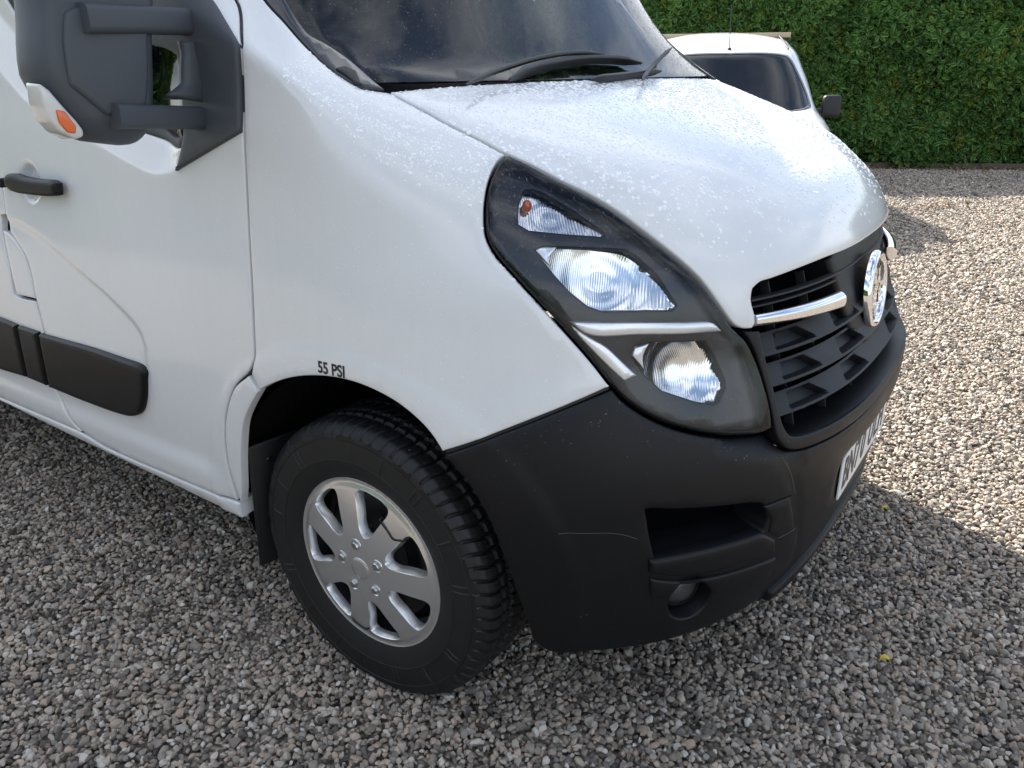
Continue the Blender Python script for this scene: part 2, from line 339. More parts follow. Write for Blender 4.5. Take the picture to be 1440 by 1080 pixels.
def surf_ring(sh, P, inset, sgn):
    """move a closed ring of shell points sideways within the surface"""
    if inset == 0: return P
    n = sh.Nrm(P); t = np.roll(P, -1, 0)-np.roll(P, 1, 0); t /= np.maximum(np.linalg.norm(t, axis=1, keepdims=True), 1e-9)
    s_ = np.cross(n, t); s_ /= np.maximum(np.linalg.norm(s_, axis=1, keepdims=True), 1e-9)
    return sh.pt(sh.dom(P+s_*sgn*inset))
def area(D): x, y = D[:, 0], D[:, 1]; return .5*np.sum(x*np.roll(y, -1)-y*np.roll(x, -1))

def patch(name, sh, outline, mat, parent=None, holes=(), depth=0., res=.012, flange=.014, gap=.0024, bev=.002, disp=None,
          mirror=False, step=.010, corner=38, draft=0., hole_flange=None, hole_draft=0., shape=None, spline=True, thin=False):
    """a panel cut from the shell: rounded edges, returned flange, optional holes; disp(P)->outward mm offsets"""
    def prep(pts, inward):
        P = cr_spline(pts, True, step, corner) if spline else np.array(pts)
        P = sh.pt(sh.dom(P))
        D = sh.dom(P); sg = 1 if area(D) > 0 else -1
        if not inward: sg = -sg
        r0 = surf_ring(sh, P, gap, sg); r1 = surf_ring(sh, P, gap+.3*bev, sg); r2 = surf_ring(sh, P, gap+bev, sg); rd = surf_ring(sh, P, gap-0+draft if inward else gap-hole_draft, sg)
        return r0, r1, r2, rd
    # orientation test: shrinking must reduce area
    def rings(pts, inward):
        r = prep(pts, inward); a0 = abs(area(sh.dom(r[0]))); a2 = abs(area(sh.dom(r[2])))
        ok = (a2 < a0) if inward else (a2 > a0)
        if not ok: r = prep(np.array(pts)[::-1], inward)
        a0 = abs(area(sh.dom(r[0]))); a2 = abs(area(sh.dom(r[2])))
        return r
    RO = [rings(outline, True)]+[rings(h, False) for h in holes]
    doms = [sh.dom(r[2]) for r in RO]
    lo = doms[0].min(0); hi = doms[0].max(0); g = res/1.15
    xs = np.arange(lo[0]+g/2, hi[0], g); ys = np.arange(lo[1]+g/2, hi[1], g*.866)
    GX, GY = np.meshgrid(xs, ys); GX = GX+(np.arange(len(ys)) % 2)[:, None]*g/2; Q = np.stack([GX.ravel(), GY.ravel()], 1)
    # thin out the grid by true 3D distance is not needed; keep points inside and off the edges
    keep = pip(Q, doms[0])
    for d in doms[1:]: keep &= ~pip(Q, d)
    Q = Q[keep]
    for d in doms: Q = Q[np.abs(dpoly(Q, d, True)) > g*.45] if len(Q) else Q
    allp = np.concatenate(doms+[Q]); edges = []; off = 0
    for d in doms: edges += [(off+i, off+(i+1) % len(d)) for i in range(len(d))]; off += len(d)
    vs, es, fs, ov, oe, of = geometry.delaunay_2d_cdt([Vector(p) for p in allp], edges, [], 0, 1e-7)
    V2 = np.array([tuple(v) for v in vs]); Fc = np.array([f for f in fs if len(f) == 3])
    cen = V2[Fc].mean(1); k = pip(cen, doms[0])
    for d in doms[1:]: k &= ~pip(cen, d)
    Fc = Fc[k]
    mp_ = {}
    for i, o_ in enumerate(ov):
        for j in o_: mp_[j] = i
    S = sh.pt(V2)
    verts = [S]; deps = [np.zeros(len(S))]; faces = [tuple(f) for f in Fc]; base = len(S); off = 0
    for ri, r in enumerate(RO):
        n_ = len(r[0]); fl = flange if ri == 0 else (flange if hole_flange is None else hole_flange)
        idx2 = [mp_.get(off+i) for i in range(n_)]; off += n_
        verts += [r[1], r[0], r[3]]; deps += [np.full(n_, .3*bev), np.full(n_, bev), np.full(n_, bev+fl)]
        i1 = [base+i for i in range(n_)]; i0 = [base+n_+i for i in range(n_)]; ifl = [base+2*n_+i for i in range(n_)]; base += 3*n_
        for a, b in ((idx2, i1), (i1, i0)) + (((i0, ifl),) if fl > 0 else ()):
            for i in range(n_):
                j = (i+1) % n_; q = (a[i], a[j], b[j], b[i])
                if None in q: continue
                q2 = tuple(dict.fromkeys(q))
                if len(q2) > 2: faces.append(q2)
    P = np.concatenate(verts); dp = np.concatenate(deps)+depth; n = sh.Nrm(P)
    if disp is not None: dp = dp-disp(P)
    P = P-n*dp[:, None]
    if shape is not None: P = shape(P)
    me = bpy.data.meshes.new(name); me.from_pydata([tuple(v) for v in P], [], [tuple(map(int, f)) for f in faces])
    bm = bmesh.new(); bm.from_mesh(me); bmesh.ops.recalc_face_normals(bm, faces=bm.faces)
    bm.faces.ensure_lookup_table(); f0 = bm.faces[len(Fc)//2]; c = np.array(f0.calc_center_median()); 
    if np.array(f0.normal)@sh.Nrm(c[None])[0] < 0: bmesh.ops.reverse_faces(bm, faces=bm.faces)
    bm.to_mesh(me); bm.free(); me.materials.append(MAT[mat]); me.polygons.foreach_set('use_smooth', [True]*len(me.polygons)); me.update()
    me.set_sharp_from_angle(angle=R(75))
    o = link(bpy.data.objects.new(name, me), parent)
    if mirror:
        m2 = me.copy(); co = np.empty(len(m2.vertices)*3); m2.vertices.foreach_get('co', co); co = co.reshape(-1, 3)*[1, -1, 1]; m2.vertices.foreach_set('co', co.ravel()); m2.flip_normals(); m2.update()
        o2 = link(bpy.data.objects.new(name, m2), mirror if isinstance(mirror, bpy.types.Object) else parent)
        return o, o2
    return o
def mirror_obj(o, parent):
    m2 = o.data.copy(); co = np.empty(len(m2.vertices)*3); m2.vertices.foreach_get('co', co); co = co.reshape(-1, 3)*[1, -1, 1]; m2.vertices.foreach_set('co', co.ravel()); m2.flip_normals(); m2.update()
    return link(bpy.data.objects.new(o.name.split('.')[0], m2), parent)

# sweep of a small profile along a 3D path with given up vectors
def sweep(name, path, prof, ups, mat, parent=None, closed=False, cap=True, smooth=True, scale=None):
    P = np.array(path, float); n = len(P); U = np.array(ups, float)
    if U.ndim == 1: U = np.tile(U, (n, 1))
    T = np.gradient(P, axis=0) if not closed else np.roll(P, -1, 0)-np.roll(P, 1, 0)
    T /= np.linalg.norm(T, axis=1, keepdims=True); S_ = np.cross(T, U); S_ /= np.linalg.norm(S_, axis=1, keepdims=True); U2 = np.cross(S_, T)
    k = len(prof); V = []
    for i in range(n):
        sc_ = 1 if scale is None else scale[i]
        for a, b in prof: V.append(P[i]+S_[i]*a*sc_+U2[i]*b*sc_)
    F_ = []
    for i in range(n if closed else n-1):
        for j in range(k):
            i2 = (i+1) % n; j2 = (j+1) % k; F_.append((i*k+j, i*k+j2, i2*k+j2, i2*k+j))
    if cap and not closed: F_.append(tuple(range(k))[::-1]); F_.append(tuple((n-1)*k+j for j in range(k)))
    o = mk(name, V, F_, mat, parent, smooth)
    bm = bmesh.new(); bm.from_mesh(o.data); bmesh.ops.recalc_face_normals(bm, faces=bm.faces); bm.to_mesh(o.data); bm.free(); o.data.set_sharp_from_angle(angle=R(40))
    return o
def circ(r, n=10, rx=None): return [(math.cos(2*math.pi*i/n)*(rx or r), math.sin(2*math.pi*i/n)*r) for i in range(n)]
def rrect(w_, h_, r, seg=3):
    o = []
    for cx, cy, a0 in ((w_/2-r, h_/2-r, 0), (-w_/2+r, h_/2-r, 90), (-w_/2+r, -h_/2+r, 180), (w_/2-r, -h_/2+r, 270)):
        for i in range(seg+1): a = R(a0+90*i/seg); o.append((cx+r*math.cos(a), cy+r*math.sin(a)))
    return o

# ------------------------------------------------------------------ ground (large structure first)
ys_ = [-60, 60]
gr = mk('ground', [(-80, -60, -.012), (80, -60, -.012), (80, 60, -.012), (-80, 60, -.012)], [(0, 1, 2, 3)], 'gravel_ground'); tag(gr, kind='structure')

# ------------------------------------------------------------------ the big van
van = tag(empty('panel_van', (0, 0, 0)), label='large white panel van with black bumper and rain drops on its bonnet, filling the foreground', cat='van')
PZ = van
def side(x, z, sh=VAN):
    W, X, m_, n_, x0 = (float(sh.tab(k, z)) for k in (1, 0, 2, 3, 4))
    tx = max(0, (x-x0)/(X-x0)); return np.array([x, -W*max(0, 1-tx**m_)**(1/n_), z])
def xz(P): return [(p[0], p[2]) for p in P]
SHO = xz(px(VAN, [(1, 105), (30, 136), (60, 159), (100, 183), (140, 206), (180, 230), (205, 243), (222, 247), (240, 244), (252, 236)]))
SHO = [(-1.6, 1.62), (-1.3, 1.52)]+SHO+[(-.42, 1.30)]
EMB = xz(px(VAN, [(0, 301), (30, 314), (59, 333), (104, 372), (148, 410), (184, 446), (199, 467), (206, 490), (207, 510)]))
RID = [(p[0], p[1]) for p in px(VAN, [(600, 150), (650, 170), (712, 195), (774, 219), (829, 245), (870, 271), (907, 297), (940, 318), (965, 336)])]
CRS = [(p[1], p[2]) for p in px(VAN, [(1098, 645), (1110, 665), (1118, 695), (1122, 745), (1113, 792)])]
BSH = [(p[1], p[2]) for p in px(VAN, [(800, 575), (860, 592), (930, 612), (1000, 632), (1060, 645), (1106, 650)])]
HC = side(*VAN.hit(42, 256)[[0, 2]])
def van_disp(P):
    x, y, z = P[:, 0], -np.abs(P[:, 1]), P[:, 2]; Q = np.stack([x, z], 1); out = np.zeros(len(P))
    sw = sstep(-.80, -.92, y)
    d = np.hypot(x-.02, z-.37); out += .0045*(1-sstep(.487, .505, d))*sw
    m_ = (sw > 0) & (x < -.1)
    if m_.any():
        q = Q[m_]; s_ = dpoly(q, SHO); up = np.maximum(0, s_)
        out[m_] -= np.minimum(up, .11)*.30*sstep(0, .012, up)*sstep(1.75, 1.45, q[:, 1])*sstep(-.30, -.42, q[:, 0])
        e = dpoly(q, EMB); lo = -e
        out[m_] -= .0055*sstep(0, .014, lo)*sstep(.34, .04, lo)*sstep(.64, .72, q[:, 1])
        dh = np.hypot((q[:, 0]-HC[0])/1.0, (q[:, 1]-HC[2])/1.0); out[m_] -= .017*(1-sstep(.028, .056, dh))
        out[m_] += .010*sstep(.50, .44, q[:, 1])*sstep(.33, .40, q[:, 1])*sstep(-.40, -.50, q[:, 0])
    b_ = (z > .95) & (x > -.05) & (y > -.9)
    if b_.any():
        q = np.stack([x[b_], y[b_]], 1); r = dpoly(q, RID)
        fade = sstep(.62, .52, x[b_]); out[b_] += .006*sstep(-.020, .016, r)*sstep(.05, .15, x[b_])*fade
    c_ = (z < .72) & (x > .3)
    if c_.any():
        q = np.stack([y[c_], z[c_]], 1); g = np.abs(dpoly(q, CRS)); out[c_] -= .003*(1-sstep(.003, .012, g))
        s2 = dpoly(q, BSH); out[c_] -= .6*np.clip(s2, 0, .055)*sstep(-.50, -.56, y[c_])*sstep(-.95, -.85, y[c_])
        pr = sstep(.33, .29, -y[c_])*sstep(.385, .405, z[c_])*sstep(.57, .55, z[c_]); n_ = P[c_]
        out[c_] -= pr*np.maximum(0, n_[:, 0]-.834)
    return out

# bonnet
bon = px(VAN, [(548, 128.5), (596, 154), (634, 175), (673, 194), (712, 215), (751, 233), (790, 254), (829, 273), (868, 297), (907, 326), (946, 357), (984, 392), (1010, 427), (1030, 455), (1038, 461), (1048, 464), (1059, 463), (1064, 455), (1063, 442), (1058, 421), (1060, 407), (1070, 398), (1085, 393), (1120, 380), (1160, 364)])
rear = np.array([VAN.atz(y, z) for y, z in ((0, 1.352), (-.2, 1.352), (-.4, 1.351), (-.6, 1.349), (-.75, 1.346))])
lip = np.array([VAN.atz(-.2, 1.004), VAN.atz(-.08, 1.003), VAN.atz(0, 1.003)])
half = np.concatenate([rear, bon, lip])
bonnet = patch('bonnet', VAN, sym(half), 'white_paint', van, disp=van_disp, flange=.02, bev=.004, res=.013)

# wings
wing_pts = [(548, 130), (596, 156), (634, 177), (673, 196), (711, 217), (701, 226), (689, 250), (683, 277), (681, 301), (683, 332), (695, 358), (718, 384), (757, 427), (796, 469), (835, 513), (859, 544), (800, 570), (740, 594), (680, 617), (623, 635),
            (605, 608), (585, 587), (560, 567), (530, 550), (500, 538), (470, 531), (440, 529), (410, 532), (385, 540), (367, 549), (355, 525), (358, 503), (357, 470), (354, 400), (350, 330), (346, 250), (343, 186), (340, 62), (338, 15), (333, 0)]
wing = list(px(VAN, wing_pts))+[side(-.36, 1.62), side(-.52, 1.80), side(-.74, 2.05), side(-.90, 2.2), VAN.atz(-.74, 2.22), VAN.atz(-.80, 2.05), VAN.atz(-.862, 1.80), VAN.atz(-.885, 1.62)]+list(px(VAN, [(373, 0), (400, 30), (433, 67), (471, 101), (508, 124)]))
patch('front_wing', VAN, wing, 'white_paint', van, disp=van_disp, flange=.02, bev=.003, res=.013, mirror=True, corner=42)
arch_end = px(VAN, [(351, 528), (365, 550), (352, 574), (344, 595), (341, 629), (341, 660), (342, 690), (341, 706), (335, 690), (324, 655), (319, 611), (321, 580), (332, 545)])
patch('wheel_arch_panel', VAN, arch_end, 'white_paint', van, disp=van_disp, flange=.02, gap=.001, mirror=True)

# door, window, mirror panel
OPEN = [side(*p) for p in ((-1.15, 2.05), (-1.16, 1.75), (-1.13, 1.62), (-1.08, 1.533), (-1.03, 1.455), (-.963, 1.387), (-.86, 1.328), (-.70, 1.278), (-.515, 1.246), (-.44, 1.232), (-.38, 1.24), (-.335, 1.30), (-.325, 1.48), (-.43, 1.62), (-.58, 1.80), (-.80, 2.03))]
door_rear = [(125, 608), (108, 593), (93, 572), (76, 545), (66, 492), (61, 465), (50, 425), (48, 418), (43, 392), (34, 363), (20, 340), (11, 327), (8, 302)]
door = list(px(VAN, [(332, 0), (337, 15), (339, 62), (342, 186), (345, 250), (349, 330), (353, 400), (356, 470), (357, 503), (353, 520), (331, 545), (320, 580), (318, 611), (323, 655), (336, 703), (300, 689), (240, 664), (180, 639)]+door_rear))
door += [side(*p) for p in ((-1.255, 1.2), (-1.25, 1.5), (-1.24, 1.9), (-1.22, 2.14), (-.90, 2.14), (-.75, 2.04), (-.53, 1.80), (-.37, 1.62))]
patch('front_door', VAN, door, 'white_paint', van, holes=[OPEN], disp=van_disp, flange=.02, bev=.003, res=.013, mirror=True)
OPs = [VAN.pt(VAN.dom(p))[0] for p in OPEN]
cen = np.mean(OPs, 0)
INN = [VAN.pt(VAN.dom(p+(cen-p)/np.linalg.norm(cen-p)*.024))[0] for p in OPs]
patch('window_seal', VAN, OPs, 'rubber_seal', van, holes=[INN], depth=.003, gap=-.003, bev=.004, flange=.01, disp=van_disp, mirror=True, res=.02)
patch('door_window', VAN, INN, 'window_glass', van, depth=.012, gap=-.006, bev=0.0005, flange=0, disp=van_disp, mirror=True, res=.04)
sail = list(px(VAN, [(250, 241), (341, 187), (340, 120), (338, 62), (319, 30), (300, 0)]))+[side(*p) for p in ((-.41, 1.60), (-.50, 1.69), (-.57, 1.66), (-.56, 1.52))]+list(px(VAN, [(214, 62), (235, 69), (252, 78), (256, 100), (258, 130), (261, 186)]))
patch('mirror_mounting_panel', VAN, sail, 'mirror_plastic', van, depth=-.009, gap=.001, bev=.006, flange=.02, mirror=True)

# side behind the door
flap = px(VAN, [(1, 324), (7, 327), (19, 340), (32, 362), (42, 392), (48, 421), (22, 415), (12, 376), (5, 345)])
patch('fuel_flap', VAN, flap, 'white_paint', van, gap=.0015, bev=.003, flange=.015, disp=van_disp)
rear_side = list(px(VAN, [(8, 302), (0, 304)]))+list(px(VAN, [(0, 326), (5, 350), (12, 380), (18, 413), (22, 417), (49, 424), (61, 465), (66, 492), (76, 545), (93, 572), (108, 593), (122, 607)]))
rear_side += [side(-1.25, .405), side(-1.9, .40), side(-1.9, 1.3), side(-1.9, 2.2), side(-1.24, 2.2), side(-1.24, 1.9), side(-1.25, 1.5), side(-1.255, 1.2)]
patch('side_panel', VAN, rear_side, 'white_paint', van, flange=.015, disp=van_disp, res=.016, mirror=True)
sill = list(px(VAN, [(338, 707), (342, 728), (300, 709), (220, 669), (150, 635), (80, 601), (0, 561)]))+[side(-1.9, .37), side(-1.9, .398), side(-1.25, .403)]+list(px(VAN, [(122, 609), (150, 627), (180, 641), (240, 666), (300, 691)]))
patch('sill_panel', VAN, sill, 'white_paint', van, flange=.06, gap=.001, bev=.006, disp=van_disp, res=.016, mirror=True)
ms = []
for pts in ([(60, 468), (95, 478), (133, 489), (170, 502), (201, 514), (208, 521), (209, 545), (208, 563), (203, 579), (192, 584), (178, 582), (124, 563), (75, 543), (67, 507)], [(30, 457), (57, 466), (64, 505), (71, 541), (45, 530), (37, 493)]):
    patch('side_moulding', VAN, px(VAN, pts), 'black_plastic', van, depth=-.015, gap=.001, bev=.009, flange=.014, mirror=True)
patch('side_moulding', VAN, list(px(VAN, [(27, 456), (0, 445)]))+[side(-1.88, .70), side(-1.88, .53)]+list(px(VAN, [(0, 516), (42, 529), (34, 492)])), 'black_plastic', van, depth=-.015, gap=.001, bev=.009, flange=.014, mirror=True)
hd = patch('door_handle', VAN, px(VAN, [(4, 252), (6, 246), (14, 244), (30, 249), (50, 252), (70, 254), (76, 258), (77, 274), (70, 276), (40, 274), (14, 269), (6, 262)], -.034), 'black_plastic', van, depth=-.036, gap=0, bev=.009, flange=.014, res=.01)
for u in (12, 68):
    p = VAN.hit(u, 264 if u > 30 else 256); bm = bmesh.new(); bmesh.ops.create_cube(bm, size=1); bmesh.ops.scale(bm, vec=(.024, .03, .024), verts=bm.verts); bmesh.ops.translate(bm, vec=(p[0], p[1]-.012, p[2]), verts=bm.verts)
    frombm('handle_mount', bm, 'black_plastic', hd, bevel=.004)

def seam(pts, d_=.010, w_=.008, par=van, both=True):
    P = cr_spline(np.array([VAN.hit(u, v) for u, v in pts]), False, .015); P = P-VAN.Nrm(P)*(d_-van_disp(P))[:, None]
    o = sweep('gap_shade', P, rrect(w_, .004, .001), VAN.Nrm(P), 'rubber_seal', par)  # dark strip laid in the panel gap to stand for its shade
    if both: mirror_obj(o, par)
seam([(333, 0), (338, 15), (340, 62), (343, 186), (346, 250), (350, 330), (354, 400), (357, 470), (357, 502), (354, 519), (331, 544), (320, 580), (318, 611), (322, 655), (335, 700)])
seam([(548, 129), (596, 155), (634, 176), (673, 195), (709, 215)], .012)
seam([(626, 637), (680, 618), (740, 595), (800, 570), (857, 546)], .010)
seam([(335, 703), (300, 689), (240, 664), (180, 640), (125, 608), (93, 571), (76, 545), (66, 492), (61, 465), (49, 423), (34, 363), (11, 326), (8, 302)], .010)
# load body behind the cab: sides, roof, rear
def shell_z(zs): return [(float(VAN.tab(1, z)), z) for z in zs]
zs = [.37, .45, .6, .8, 1.0, 1.2, 1.45, 1.7, 1.95, 2.15, 2.3]
prof = [(-w_, z) for w_, z in shell_z(zs)]+[(-.85, 2.40), (-.78, 2.46), (-.6, 2.50), (0, 2.52)]
prof = prof+[(-y, z) for y, z in prof[::-1][1:]]
xs = [-1.903, -2.4, -2.42, -3.3, -3.32, -4.2, -4.85, -4.9]
V = []; Fq = []
for x in xs:
    k_ = 0 if x > -4.87 else .03
    for y, z in prof: V.append((x, y*(1-k_), z))
n_ = len(prof)
for i in range(len(xs)-1):
    for j in range(n_-1): Fq.append((i*n_+j, i*n_+j+1, (i+1)*n_+j+1, (i+1)*n_+j))
Fq.append(tuple((len(xs)-1)*n_+j for j in range(n_)))
lb = mk('load_body', V, Fq, 'white_paint', van); bm = bmesh.new(); bm.from_mesh(lb.data); bmesh.ops.recalc_face_normals(bm, faces=bm.faces); bm.to_mesh(lb.data); bm.free(); lb.data.set_sharp_from_angle(angle=R(50))
for s_ in (-1, 1):
    bm = bmesh.new(); bmesh.ops.create_cube(bm, size=1); bmesh.ops.scale(bm, vec=(.02, .86, 1.75), verts=bm.verts); bmesh.ops.translate(bm, vec=(-4.91, s_*.44, 1.3), verts=bm.verts); frombm('rear_door', bm, 'white_paint', van, bevel=.01)
# cab roof: dome over the contour at z=2.3
ring = [VAN.atz(y, 2.2) for y in np.linspace(-.72, .72, 25)]
V = []; Fq = []
contour = [np.array([-1.903, -.862, 2.235]), np.array([-1.4, -.866, 2.235])]+[side(-1.1, 2.235)]+[VAN.atz(y, 2.235) for y in np.linspace(-.80, .80, 27)]+[side(-1.1, 2.235)*[1, -1, 1], np.array([-1.4, .866, 2.235]), np.array([-1.903, .862, 2.235])]
cc = np.array([-1.903, 0, 2.235]); T_ = [0, .2, .4, .6, .75, .87, .95, 1.0]
for t in T_[::-1]:
    for c in contour: V.append(tuple(cc+(c-cc)*t+np.array([0, 0, .285*(1-t**2.2)])))
n_ = len(contour)
for i in range(len(T_)-1):
    for j in range(n_-1): Fq.append((i*n_+j, i*n_+j+1, (i+1)*n_+j+1, (i+1)*n_+j))
rf = mk('cab_roof', V, Fq, 'white_paint', van)
hdr = [VAN.atz(y, 2.046) for y in np.linspace(-.70, .70, 9)]+[VAN.atz(y, 2.236) for y in np.linspace(.72, -.72, 9)]
patch('roof_front', VAN, hdr, 'white_paint', rf, flange=.01, gap=0, res=.04, step=.04)
under = [(-4.88, -.9, .34), (.45, -.78, .34), (.45, .78, .34), (-4.88, .9, .34), (-4.88, -.9, .5), (.45, -.78, .5), (.45, .78, .5), (-4.88, .9, .5)]
mk('underbody', [(x, y*(.72 if i in (1, 2, 5, 6) else .95), z-.06) for i, (x, y, z) in enumerate(under)], [(0, 1, 2, 3), (4, 5, 6, 7), (0, 1, 5, 4), (1, 2, 6, 5), (2, 3, 7, 6), (3, 0, 4, 7)], 'liner', van, smooth=False)  # plain dark box added to block light under the van

# windscreen, trim, scuttle
gl = [VAN.atz(-.842, 1.36)]+list(px(VAN, [(490, 84), (458, 62), (433, 48), (415, 25), (400, 0)]))+[VAN.atz(-.855, 1.62), VAN.atz(-.82, 1.80), VAN.atz(-.78, 1.95), VAN.atz(-.72, 2.02), VAN.atz(-.6, 2.04), VAN.atz(-.3, 2.045), VAN.atz(0, 2.045)]
bot = [VAN.atz(y, 1.36) for y in (0, -.25, -.5, -.7)]
ws = patch('windscreen', VAN, sym(bot+gl), 'screen_glass', van, depth=.004, gap=0, bev=.0005, flange=0, res=.03, step=.03)
tr = list(px(VAN, [(541, 126), (508, 124.5), (471, 102), (433, 68), (400, 31), (373, 1)]))+[VAN.atz(-.882, 1.62), VAN.atz(-.858, 1.80), VAN.atz(-.82, 1.98), VAN.atz(-.74, 2.06), VAN.atz(-.71, 2.03), VAN.atz(-.775, 1.95), VAN.atz(-.815, 1.80), VAN.atz(-.850, 1.62)]+list(px(VAN, [(402, 0), (417, 25), (435, 48), (460, 62), (492, 84), (520, 108)]))
patch('windscreen_pillar_trim', VAN, tr, 'gloss_black', van, depth=-.001, gap=.001, bev=.003, flange=.03, mirror=True)
scut = [VAN.atz(y, 1.372) for y in np.linspace(-.84, .84, 15)]+[VAN.atz(y, 1.335) for y in np.linspace(.86, -.86, 15)]
patch('scuttle_panel', VAN, scut, 'black_plastic', van, depth=.022, gap=0, flange=.0, res=.02, step=.03)
tp = px(VAN, [(472, 99), (484, 96), (500, 103), (508, 122), (500, 120), (486, 108)]); patch('trim_clip', VAN, tp, 'rubber_seal', van, depth=-.006, gap=0, bev=.002, flange=.01)

def wiper(pts, hw, name='wiper_blade', parent=None, lift=.02, prof=None, mat='black_plastic', sc_=None):
    P = cr_spline(np.array([VAN.hit(u, v, -lift) for u, v in pts]), False, .012)
    return sweep(name, P, prof or rrect(.012, .02, .004), VAN.Nrm(P), mat, parent or van, scale=[min(1, .25+6*i/len(P), .25+6*(len(P)-1-i)/len(P)) for i in range(len(P))])
wa = wiper([(655, 119), (690, 103), (725, 91), (752, 83), (790, 76), (820, 74), (850, 76)], .01, 'wiper_arm', lift=.035, prof=rrect(.010, .012, .004), mat='rubber_seal')
wiper([(716, 112), (745, 99), (780, 90), (820, 84), (865, 84), (902, 89)], .01, 'wiper_blade', wa, lift=.018, prof=rrect(.014, .03, .005), mat='rubber_seal')
wb = wiper([(903, 112), (915, 96), (930, 80), (945, 67)], .01, 'wiper_arm', lift=.035, prof=rrect(.012, .012, .004), mat='grey_plastic')
wiper([(830, 112), (870, 108), (905, 103), (930, 100)], .01, 'wiper_blade', wb, lift=.018)

# interior
def prism(name, sec, y0, y1, mat, parent, bevel=.02):
    bm = bmesh.new(); a = [bm.verts.new((x, y0, z)) for x, z in sec]; b = [bm.verts.new((x, y1, z)) for x, z in sec]; n_ = len(sec)
    bm.faces.new(a); bm.faces.new(b[::-1])
    for i in range(n_): bm.faces.new((a[i], b[i], b[(i+1) % n_], a[(i+1) % n_]))
    bmesh.ops.recalc_face_normals(bm, faces=bm.faces); return frombm(name, bm, mat, parent, bevel=bevel)
prism('dashboard', [(-.08, 1.30), (-.30, 1.34), (-.50, 1.33), (-.58, 1.22), (-.55, .95), (-.2, .95), (-.08, 1.1)], -.86, .86, 'seat_fabric', van)
for y in (-.55, .05, .58):
    s = prism('seat', [(-.95, .95), (-.95, .80), (-1.45, .78), (-1.45, .9)], y-.24, y+.24, 'seat_fabric', van, .03)
    prism('backrest', [(-1.33, .9), (-1.47, 1.55), (-1.58, 1.55), (-1.5, .88)], y-.23, y+.23, 'seat_fabric', s, .03)
    prism('headrest', [(-1.46, 1.58), (-1.48, 1.78), (-1.56, 1.78), (-1.55, 1.58)], y-.12, y+.12, 'seat_fabric', s, .03)
mk('bulkhead', [(-1.75, -.93, .4), (-1.75, .93, .4), (-1.75, .85, 2.3), (-1.75, -.85, 2.3)], [(0, 1, 2, 3)], 'seat_fabric', van, smooth=False)
mk('cab_floor', [(-1.75, -.93, .52), (-1.75, .93, .52), (-.45, .93, .52), (-.45, -.93, .52)], [(0, 1, 2, 3)], 'seat_fabric', van, smooth=False)
mk('firewall', [(-.45, -.93, .5), (-.45, .93, .5), (-.1, .86, 1.3), (-.1, -.86, 1.3)], [(0, 1, 2, 3)], 'liner', van, smooth=False)
A = np.linspace(0, 2*math.pi, 41)[:-1]; sw_c = np.array([-.66, -.52, 1.28]); ax1 = np.array([0, 1, 0]); ax2 = np.array([-.42, 0, .9]); ax2 = ax2/np.linalg.norm(ax2)
sweep('steering_wheel', [sw_c+.2*(math.cos(a)*ax1+math.sin(a)*ax2) for a in A], circ(.016, 8), np.cross(ax1, ax2), 'rubber_seal', van, closed=True)
mir_in = prism('interior_mirror', [(-.42, 1.93), (-.43, 2.0), (-.46, 2.0), (-.45, 1.93)], -.12, .12, 'rubber_seal', van, .008)

# bumper
vent = [(909, 717), (1060, 709), (1072, 711), (1079, 730), (1072, 750), (1017, 768), (960, 781), (922, 786), (914, 750)]
vent_h = px(VAN, vent)
fc = VAN.hit(969, 842)
fog_h = []
for k in range(20):
    a = 2*math.pi*k/20; q = VAN.hit(971+29*math.cos(a)-4*math.sin(a), 842+27*math.sin(a)-8*math.cos(a)); fog_h.append(q)
top = [VAN.atz(0, .645)]+list(px(VAN, [(1195, 600), (1156, 623), (1118, 635), (1105, 632), (1094, 619), (1089, 612), (1068, 615), (1049, 616), (1030, 617), (991, 613), (952, 604), (913, 588), (878, 565), (861, 547), (800, 572), (740, 596), (680, 619), (626, 638),
       (636, 652), (658, 678), (688, 731), (706, 777), (727, 836), (742, 877), (752, 902), (775, 916), (800, 918), (867, 914), (967, 893), (1054, 852)]))+[VAN.atz(y, z) for y, z in ((-.35, .234), (-.2, .228), (0, .225))]
bumper = patch('front_bumper', VAN, sym(top), 'black_plastic', van, holes=[vent_h, fog_h, mir(vent_h), mir(fog_h)], disp=van_disp, flange=.03, bev=.005, res=.011, hole_flange=.085, hole_draft=.004, gap=.002)
patch('intake_back', VAN, vent_h, 'shade_black', bumper, depth=.085, gap=-.015, flange=0, mirror=True)  # dark sheet for the shade at the back of the intake
led = px(VAN, [(914, 790), (960, 782), (1018, 769), (1060, 757), (1073, 753), (1092, 760), (1091, 778), (1050, 793), (992, 808), (950, 812), (914, 808)], -.01)
def ledge_shape(P): return P
patch('bumper_ledge', VAN, led, 'black_plastic', bumper, depth=-.010, gap=0, bev=.008, flange=.02, mirror=True)
patch('bumper_lower_facing', VAN, px(VAN, [(913, 812), (950, 816), (992, 812), (1050, 797), (1089, 783), (1082, 808), (1045, 822), (1005, 832), (985, 816), (958, 817), (940, 838), (920, 843), (915, 838)]), 'black_plastic', bumper, depth=-.006, gap=0, bev=.005, flange=.01, mirror=True)
patch('intake_side_trim', VAN, px(VAN, [(1073, 712), (1110, 699), (1116, 742), (1094, 756), (1080, 748), (1083, 730)]), 'black_plastic', bumper, depth=-.003, gap=0, bev=.004, flange=.01, mirror=True)
lipz = [VAN.atz(y, z) for y, z in ((-.46, .262), (-.35, .285), (-.2, .29), (0, .29), (.2, .29), (.35, .285), (.46, .262), (.46, .235), (.35, .215), (.2, .208), (0, .205), (-.2, .208), (-.35, .215), (-.46, .235))]
